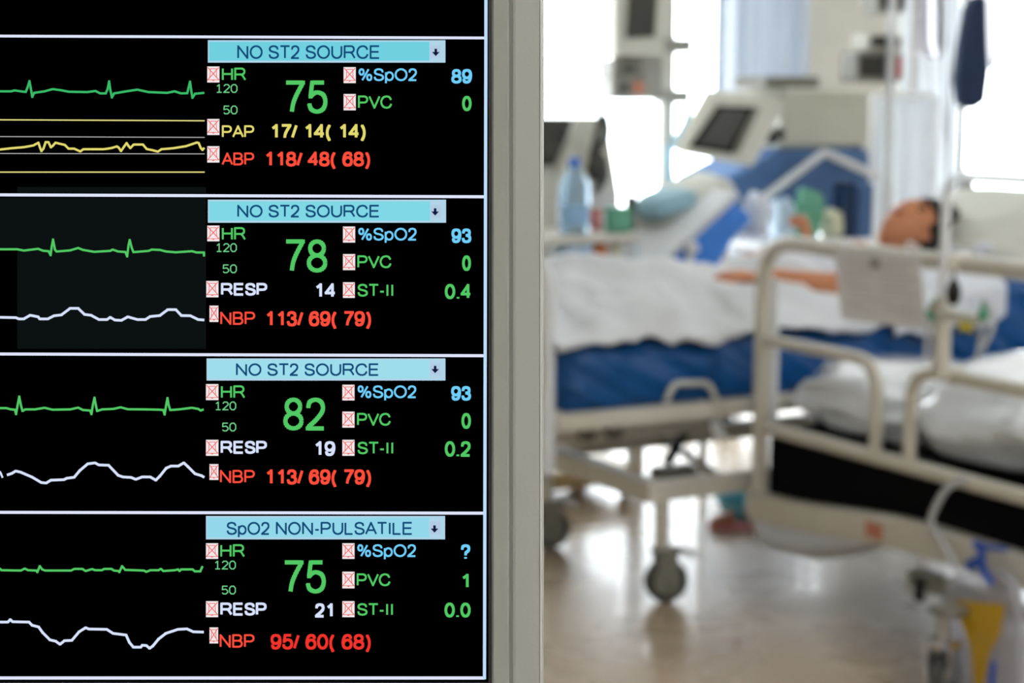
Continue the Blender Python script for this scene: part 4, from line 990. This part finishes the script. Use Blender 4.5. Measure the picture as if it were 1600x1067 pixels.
b = NB(); tube(b, [at_y(1078, 370, CY0 - .03), at_y(1078, 440, CY0 - .03)], .013, 12); ball(b, at_y(1081, 388, CY0 - .03), .026, 14, 10); obj('back_support', b, M['white_paint'], bc)
b = NB(); c = at_y(1062, 335, CY0 + .30); puff(b, c + V((0, 0, .0)), (.20, .17, .075), RY(-36), 5.0, .16); o = obj('blanket', b, M['pillow'], None, origin=c); tag(o, 'pale blanket heaped on the slanted blue recliner', 'blanket')
b = NB(); c = at_y(1036, 316, CY0 + .26); puff(b, c, (.10, .11, .04), RY(-14), 9.0, .2); o = obj('folded_cloth', b, M['teal_cloth'], None, origin=c); tag(o, 'pale teal folded cloth lying on the heaped blanket', 'cloth')
b = NB(); c = at_y(1180, 335, CY0 + .1); puff(b, c, (.04, .06, .08), RY(12), 19.0, .25); o = obj('tissue', b, M['gown'], None, origin=c); tag(o, 'white crumpled cloth behind the top of the blue recliner', 'cloth')

# ------------------------------------------------------------------ ventilator with tilted display on a blue-draped trolley
TY = 6.15
tc = thing('draped_trolley', (at_y(1245, 330, TY).x, TY + .2, 0), 'tall slate-blue draped trolley carrying the cream device beside the curtain', 'trolley')
ql = [at_y(1128, 282, TY), at_y(1222, 234, TY), at_y(1362, 234, TY), at_y(1366, 300, TY)]
zt = at_y(1290, 232, TY).z
b = NB(); prism(b, [V((ql[0].x, TY, .885)), ql[0], V((ql[1].x, TY, zt)), V((ql[2].x, TY, zt)), V((ql[2].x + .01, TY, .885))], (0, .38, 0)); obj('drape', b, M['slate_blue'], tc, smooth=False, bevel=.03)
for x in (ql[0].x + .06, ql[2].x - .06):
    for y in (TY + .06, TY + .32):
        b = NB(); lathe(b, [(.0, -.015), (.046, -.015), (.05, 0), (.046, .015), (.0, .015)], (x, y, .051), 18, 'Y'); obj('castor', b, M['rubber'], tc)
        b = NB(); tube(b, [(x, y, .06), (x, y, .90)], .014, 10); obj('leg', b, M['steel'], tc)
for (p, q) in (((1182, 318), (1288, 238)), ((1288, 238), (1372, 276))):
    b = NB(); tube(b, [at_y(*p, TY - .05), at_y(*q, TY - .05)], .017, 12); obj('support_arm', b, M['white_paint'], tc)
dv = thing('ventilator', (at_y(1295, 232, TY).x, TY + .2, zt), 'large pale ventilator housing with a tilted dark display, standing on the blue trolley', 'ventilator')
a, c = at_y(1226, 236, TY), at_y(1366, 138, TY)
b = NB(); box(b, (a.x, TY + .02, zt + .002), (c.x, TY + .36, c.z)); obj('body', b, M['pale_plastic'], dv, smooth=False, bevel=.02)
b = NB(); box(b, (a.x - .06, TY + .05, c.z), (a.x + .22, TY + .3, c.z + .05)); obj('top_module', b, M['hub'], dv, smooth=False, bevel=.015)
DY = TY - .12
def slant(poly, y0, lean, d):
    """panel whose top leans back: poly in pixels, top points pushed away by lean"""
    b = NB(); P = []
    for (x, y, k) in poly:
        yb = 240 + (x - 1060) * 22 / 118; yt = 146 + (x - 1112) * 6 / 124
        P.append(at_y(x, y, y0 + lean * (yb - y) / (yb - yt)))
    prism(b, P, d); return b
pan = obj('tilted_display', slant([(1060, 240, 0), (1178, 262, 0), (1236, 152, 1), (1112, 146, 1)], DY, .16, (0.0, .05, .02)), M['pale_plastic'], dv, smooth=False, bevel=.012)
sub(pan, 'screen_recess', slant([(1078, 230, 0), (1144, 240, 0), (1184, 168, 1), (1122, 166, 1)], DY - .006, .16, (0, .012, .004)), M['black'], smooth=False)
sub(pan, 'screen_glass', slant([(1092, 226, 0), (1138, 232, 0), (1170, 174, 1), (1130, 172, 1)], DY - .012, .16, (0, .008, .003)), M['dark_plastic'], smooth=False)
sub(pan, 'key_strip', slant([(1146, 238, 0), (1154, 239, 0), (1188, 170, 1), (1180, 170, 1)], DY - .010, .16, (0, .006, .003)), M['hub'], smooth=False)
b = NB(); tube(b, [at_y(1205, 215, DY + .1), at_y(1226, 205, TY + .1)], .03, 12); obj('display_arm', b, M['dark_plastic'], dv)

# small things in front of the blue trolley (on the trolley's pull-out shelf)
sz = at_y(1300, 372, TY - .2).z
sh = thing('bedside_table', (at_y(1270, 372, TY).x, TY - .2, 0), 'white side table in front of the blue trolley', 'table')
sx0, sx1 = at_y(1185, 372, TY - .3).x, at_y(1352, 372, TY - .3).x
b = NB(); box(b, (sx0, TY - .32, sz - .025), (sx1, TY - .10, sz)); obj('table_top', b, M['white_paint'], sh, smooth=False, bevel=.006)
for x in (sx0 + .03, sx1 - .03):
    for y in (TY - .29, TY - .13): b = NB(); tube(b, [(x, y, 0), (x, y, sz - .02)], .013, 10); obj('leg', b, M['white_paint'], sh)
def small(name, px, w, d, h, m, lab, cat, kind='box', seed=1.0):
    x = at_y(px, 350, TY - .22).x
    b = NB()
    if kind == 'box': box(b, (x - w, TY - .22 - d, sz + .001), (x + w, TY - .22 + d, sz + h))
    else: puff(b, (x, TY - .22, sz + h * .5), (w, d, h * .5), None, seed, .25)
    o = obj(name, b, M[m], None, origin=(x, TY - .22, sz), smooth=(kind != 'box'), bevel=.008 if kind == 'box' else 0); tag(o, lab, cat)
small('glove_box', 1318, .022, .05, .235, 'navy', 'narrow dark blue box on the white side table', 'box')
small('carton', 1341, .038, .05, .225, 'slate_blue', 'mid-blue carton on the side table, right of the dark box', 'box')
small('mask_pouch', 1262, .055, .05, .20, 'green', 'green crumpled pouch on the white side table', 'pouch', 'puff', 3)
small('cloth_bundle', 1298, .035, .05, .12, 'pale_yellow', 'pale yellow cloth bundle on the side table, beside the green pouch', 'cloth', 'puff', 5)
small('gauze_pack', 1222, .045, .05, .17, 'pale_blue', 'pale blue gauze pack at the left end of the white side table', 'pack', 'puff', 7)

# ------------------------------------------------------------------ curtains and privacy screen
def curtain(name, x0, x1, y, z0, z1, m, folds, amp, lab, cat='curtain', group=None):
    b = NB()
    def f(u, v):
        x = x0 + (x1 - x0) * u
        return (x, y + amp * math.sin(u * folds * 2 * PI + .6 * math.sin(v * 3)) + amp * .4 * math.sin(u * folds * 5.1), z0 + (z1 - z0) * v)
    grid(b, f, folds * 12, 10)
    t = thing(name, ((x0 + x1) / 2, y, z0), lab, cat, group)
    obj('cloth', b, m, t, solid=.006)
    b = NB(); tube(b, [(x0 - .05, y, z1 + .02), (x1 + .05, y, z1 + .02)], .012, 10); obj('rail', b, M['trim'], t)
    for k in range(5):
        x = x0 + (x1 - x0) * (k + .5) / 5; b = NB(); tube(b, [(x + .018 * math.cos(q), y, z1 + .012 + .02 * math.sin(q)) for q in (2 * PI * i / 14 for i in range(14))], .003, 6, closed=True); obj('ring', b, M['steel'], t)
    return t
KY = 7.42
curtain('curtain', at_y(1122, 100, KY).x, at_y(1262, 100, KY).x, KY, .35, 2.75, M['curtain'], 5, .035, 'blue-grey folded curtain at the right side of the left window')
curtain('curtain', at_y(1416, 80, KY).x, at_y(1502, 80, KY).x, KY, .35, 2.75, M['screen_cloth'], 4, .03, 'narrow white curtain at the left edge of the right window')
bl = thing('roller_blind', (at_y(1310, 60, 7.46).x, 7.46, 1.40), 'beige lowered roller blind between the blue-grey curtain and right window', 'blind')
xa_, xb_ = at_y(1252, 60, 7.46).x, 6.12
b = NB(); box(b, (xa_, 7.458, 1.42), (xb_, 7.462, 2.72)); obj('fabric', b, M['pier'], bl, smooth=False)
b = NB(); tube(b, [(xa_, 7.46, 2.74), (xb_, 7.46, 2.74)], .03, 14); obj('roller', b, M['trim'], bl)
b = NB(); box(b, (xa_, 7.452, 1.395), (xb_, 7.468, 1.42)); obj('bottom_bar', b, M['trim'], bl, smooth=False)
PYY = 6.3
x0, x1 = at_y(1366, 150, PYY).x, at_y(1462, 150, PYY).x; z1 = at_y(1400, 148, PYY).z
ps = thing('privacy_screen', ((x0 + x1) / 2, PYY, 0), 'white pleated fabric privacy screen between the blue trolley and patient\'s head', 'screen')
b = NB(); grid(b, lambda u, v: (x0 + (x1 - x0) * u, PYY + .02 * math.sin(u * 6 * PI), .80 + (z1 - .02 - .80) * v), 60, 8); obj('pleated_fabric', b, M['screen_cloth'], ps, solid=.004)
b = NB(); tube(b, rounded([(x0, PYY, .05), (x0, PYY, z1), (x1, PYY, z1), (x1, PYY, .05)], .04), .014, 12); obj('frame', b, M['white_paint'], ps)
for x in (x0, x1):
    b = NB(); tube(b, [(x, PYY - .2, .016), (x, PYY + .2, .016)], .015, 10); tube(b, [(x, PYY, .016), (x, PYY, .06)], .014, 10); obj('foot', b, M['white_paint'], ps)

# ------------------------------------------------------------------ drip stands by the window
def stand(name, px, y, ztop, lab, thick=.011, m='chrome'):
    x = at_y(px, 200, y).x
    t = thing(name, (x, y, 0), lab, 'drip stand', 'drip stands')
    b = NB(); tube(b, [(x, y, .09), (x, y, 1.05)], thick * 1.4, 14); tube(b, [(x, y, 1.05), (x, y, ztop)], thick, 12); obj('pole', b, M[m], t)
    for k in range(5):
        a = 2 * PI * k / 5 + .3; e = V((x + .27 * math.cos(a), y + .27 * math.sin(a), .06)); b = NB(); tube(b, [(x, y, .10), e], .011, 10); obj('foot', b, M['steel'], t)
        b = NB(); lathe(b, [(.0, -.012), (.022, -.012), (.024, 0), (.022, .012), (.0, .012)], (e.x, e.y, .0245), 16, 'Y'); tube(b, [e, (e.x, e.y, .03)], .008, 8); obj('castor', b, M['rubber'], t)
    for s in (-1, 1):
        b = NB(); tube(b, smooth_path([(x, y, ztop - .03), (x + s * .06, y, ztop - .005), (x + s * .10, y, ztop - .03), (x + s * .115, y, ztop + .01)], 5), .005, 8); obj('hook', b, M[m], t)
    return x, t
dx, d1_ = stand('drip_stand', 1504, 5.25, 1.93, 'steel drip stand behind the pillow, holding the dark navy bag', .0125, 'steel')
y = 5.20
q = lambda *p: at_y(*p, y)
nb_ = thing('drip_bag', q(1522, 60), 'dark navy drip bag hanging high beside the right window', 'bag')
b = NB(); prism(b, [q(1531, -10), q(1545, -4), q(1546, 60), q(1549, 112), q(1543, 160), q(1524, 172), q(1504, 164), q(1498, 125), q(1505, 70), q(1516, 10)], (0, .05, 0)); obj('navy_pouch', b, M['navy'], nb_, bevel=.015)
b = NB(); prism(b, [q(1534, -14), q(1570, -4), q(1566, 60), q(1556, 110), q(1541, 95), q(1538, 40)], (0, .03, 0)); obj('clear_pouch', b, M['bag_film'], nb_, smooth=False, bevel=.008)
zt_ = 1.93
b = NB(); tube(b, smooth_path([q(1532, -6), V((q(1530, -20).x, y, zt_ - .03)), V((dx + .105, 5.245, zt_ - .022))], 6), .004, 8); obj('strap', b, M['steel'], nb_)
b = NB(); tube(b, smooth_path([q(1524, 172), q(1528, 200), q(1520, 235), q(1511, 262), q(1510, 300)], 6), .005, 8); obj('outlet_tube', b, M['tube'], nb_)
b = NB(); c = at_y(1511, 298, 5.22); puff(b, c, (.020, .03, .035), None, 4, .1); obj('roller_clamp', b, M['grey_plastic'], nb_)
ix, d2_ = stand('drip_stand', 1389, 5.75, 2.0, 'white drip stand with stacked infusion pumps, left of the privacy screen\'s centre', .018, 'white_paint')
ip = thing('infusion_pump', (ix, 5.72, 1.4), 'beige infusion pump clamped on the white drip stand, lowest of the stack', 'pump', 'infusion pumps')
def pump(root, x0, y0, x1, y1, m, bm='dark_plastic'):
    a, c = at_y(x0, y1, 5.78), at_y(x1, y0, 5.78); b = NB(); box(b, (a.x, 5.775, a.z), (c.x, 5.89, c.z)); h = obj('housing', b, M[m], root, smooth=False, bevel=.012)
    b = NB(); box(b, (a.x + .012, 5.770, a.z + .02), (a.x + (c.x - a.x) * .55, 5.776, c.z - .015)); obj('display', b, M['dark_plastic'], root, smooth=False)
    b = NB(); box(b, (c.x - .04, 5.768, a.z + .02), (c.x - .015, 5.776, c.z - .02)); obj('button', b, M[bm], root, smooth=False, bevel=.002)
pump(ip, 1338, 82, 1412, 128, 'grey_plastic', 'red')
ip2 = thing('infusion_pump', (ix, 5.72, 1.6), 'beige infusion pump on the white drip stand, second in the stack', 'pump', 'infusion pumps'); pump(ip2, 1356, 52, 1410, 80, 'pale_plastic')
ip3 = thing('infusion_pump', (ix, 5.72, 1.7), 'grey infusion pump on the white drip stand, topmost in view', 'pump', 'infusion pumps'); pump(ip3, 1372, -20, 1416, 20, 'grey_plastic')
gx, d3_ = stand('drip_stand', 1423, 6.75, 2.0, 'grey drip stand just right of the stacked pumps', .016, 'steel')
for px, lab in ((1452, 'clear drip bag with pale fluid hanging left of the navy bag'), (1470, 'smaller clear drip bag hanging just left of the navy bag')):
    y = 6.78 if px == 1452 else 5.30
    q2 = lambda *p: at_y(*p, y)
    t = thing('drip_bag', q2(px, 60), lab, 'bag')
    w = 17 if px == 1452 else 11
    b = NB(); prism(b, [q2(px - w, -30), q2(px + w, -30), q2(px + w, 70), q2(px + w * .4, 92), q2(px - w * .4, 92), q2(px - w, 70)], (0, .035, 0)); obj('film', b, M['bag_film'], t, smooth=False, bevel=.012)
    hook = (gx + .11, 6.75, 1.97) if px == 1452 else (dx - .11, 5.25, 1.90)
    b = NB(); tube(b, smooth_path([q2(px, -28), (q2(px, -28) + V(hook)) / 2, hook], 4), .004, 8); obj('strap', b, M['tube'], t)
    b = NB(); tube(b, smooth_path([q2(px, 92), q2(px + 6, 180), q2(px + 10, 260), q2(px + 8, 330)], 6), .006, 8); obj('line', b, M['tube'], t)

# ------------------------------------------------------------------ things on the floor under the beds
c = at_z(1165, 806, 0.0)
b = NB(); lathe(b, [(.0, .001), (.075, .001), (.10, .06), (.108, .062), (.104, .066), (.094, .062), (.07, .010), (.0, .010)], c, 28); o = obj('wash_basin', b, M['teal'], None, origin=c); tag(o, 'teal plastic basin on the floor beyond the patient\'s bed', 'basin')
def slipper(px, py, ang, m1, m2, lab):
    c = at_z(px, py, 0); t = thing('slipper', c, lab, 'slipper'); R3 = RZ(ang)
    b = NB()
    A = [c + R3 @ V((.09 * math.cos(a), .035 * math.sin(a) * (1.1 if math.cos(a) > 0 else .85), 0.001)) for a in (2 * PI * k / 22 for k in range(22))]
    prism(b, A, (0, 0, .018)); obj('sole', b, M[m2], t, smooth=False)
    b = NB()
    def f(u, v): return c + R3 @ V((.01 + .07 * u, .036 * math.cos(PI * v) * (1 - .25 * u * u), .018 + (.042 - .025 * u) * math.sin(PI * v)))
    grid(b, f, 8, 12); obj('upper', b, M[m1], t, solid=.005)
slipper(1150, 826, 150, 'salmon', 'pink', 'red and pink slipper on the floor under the patient\'s bed')
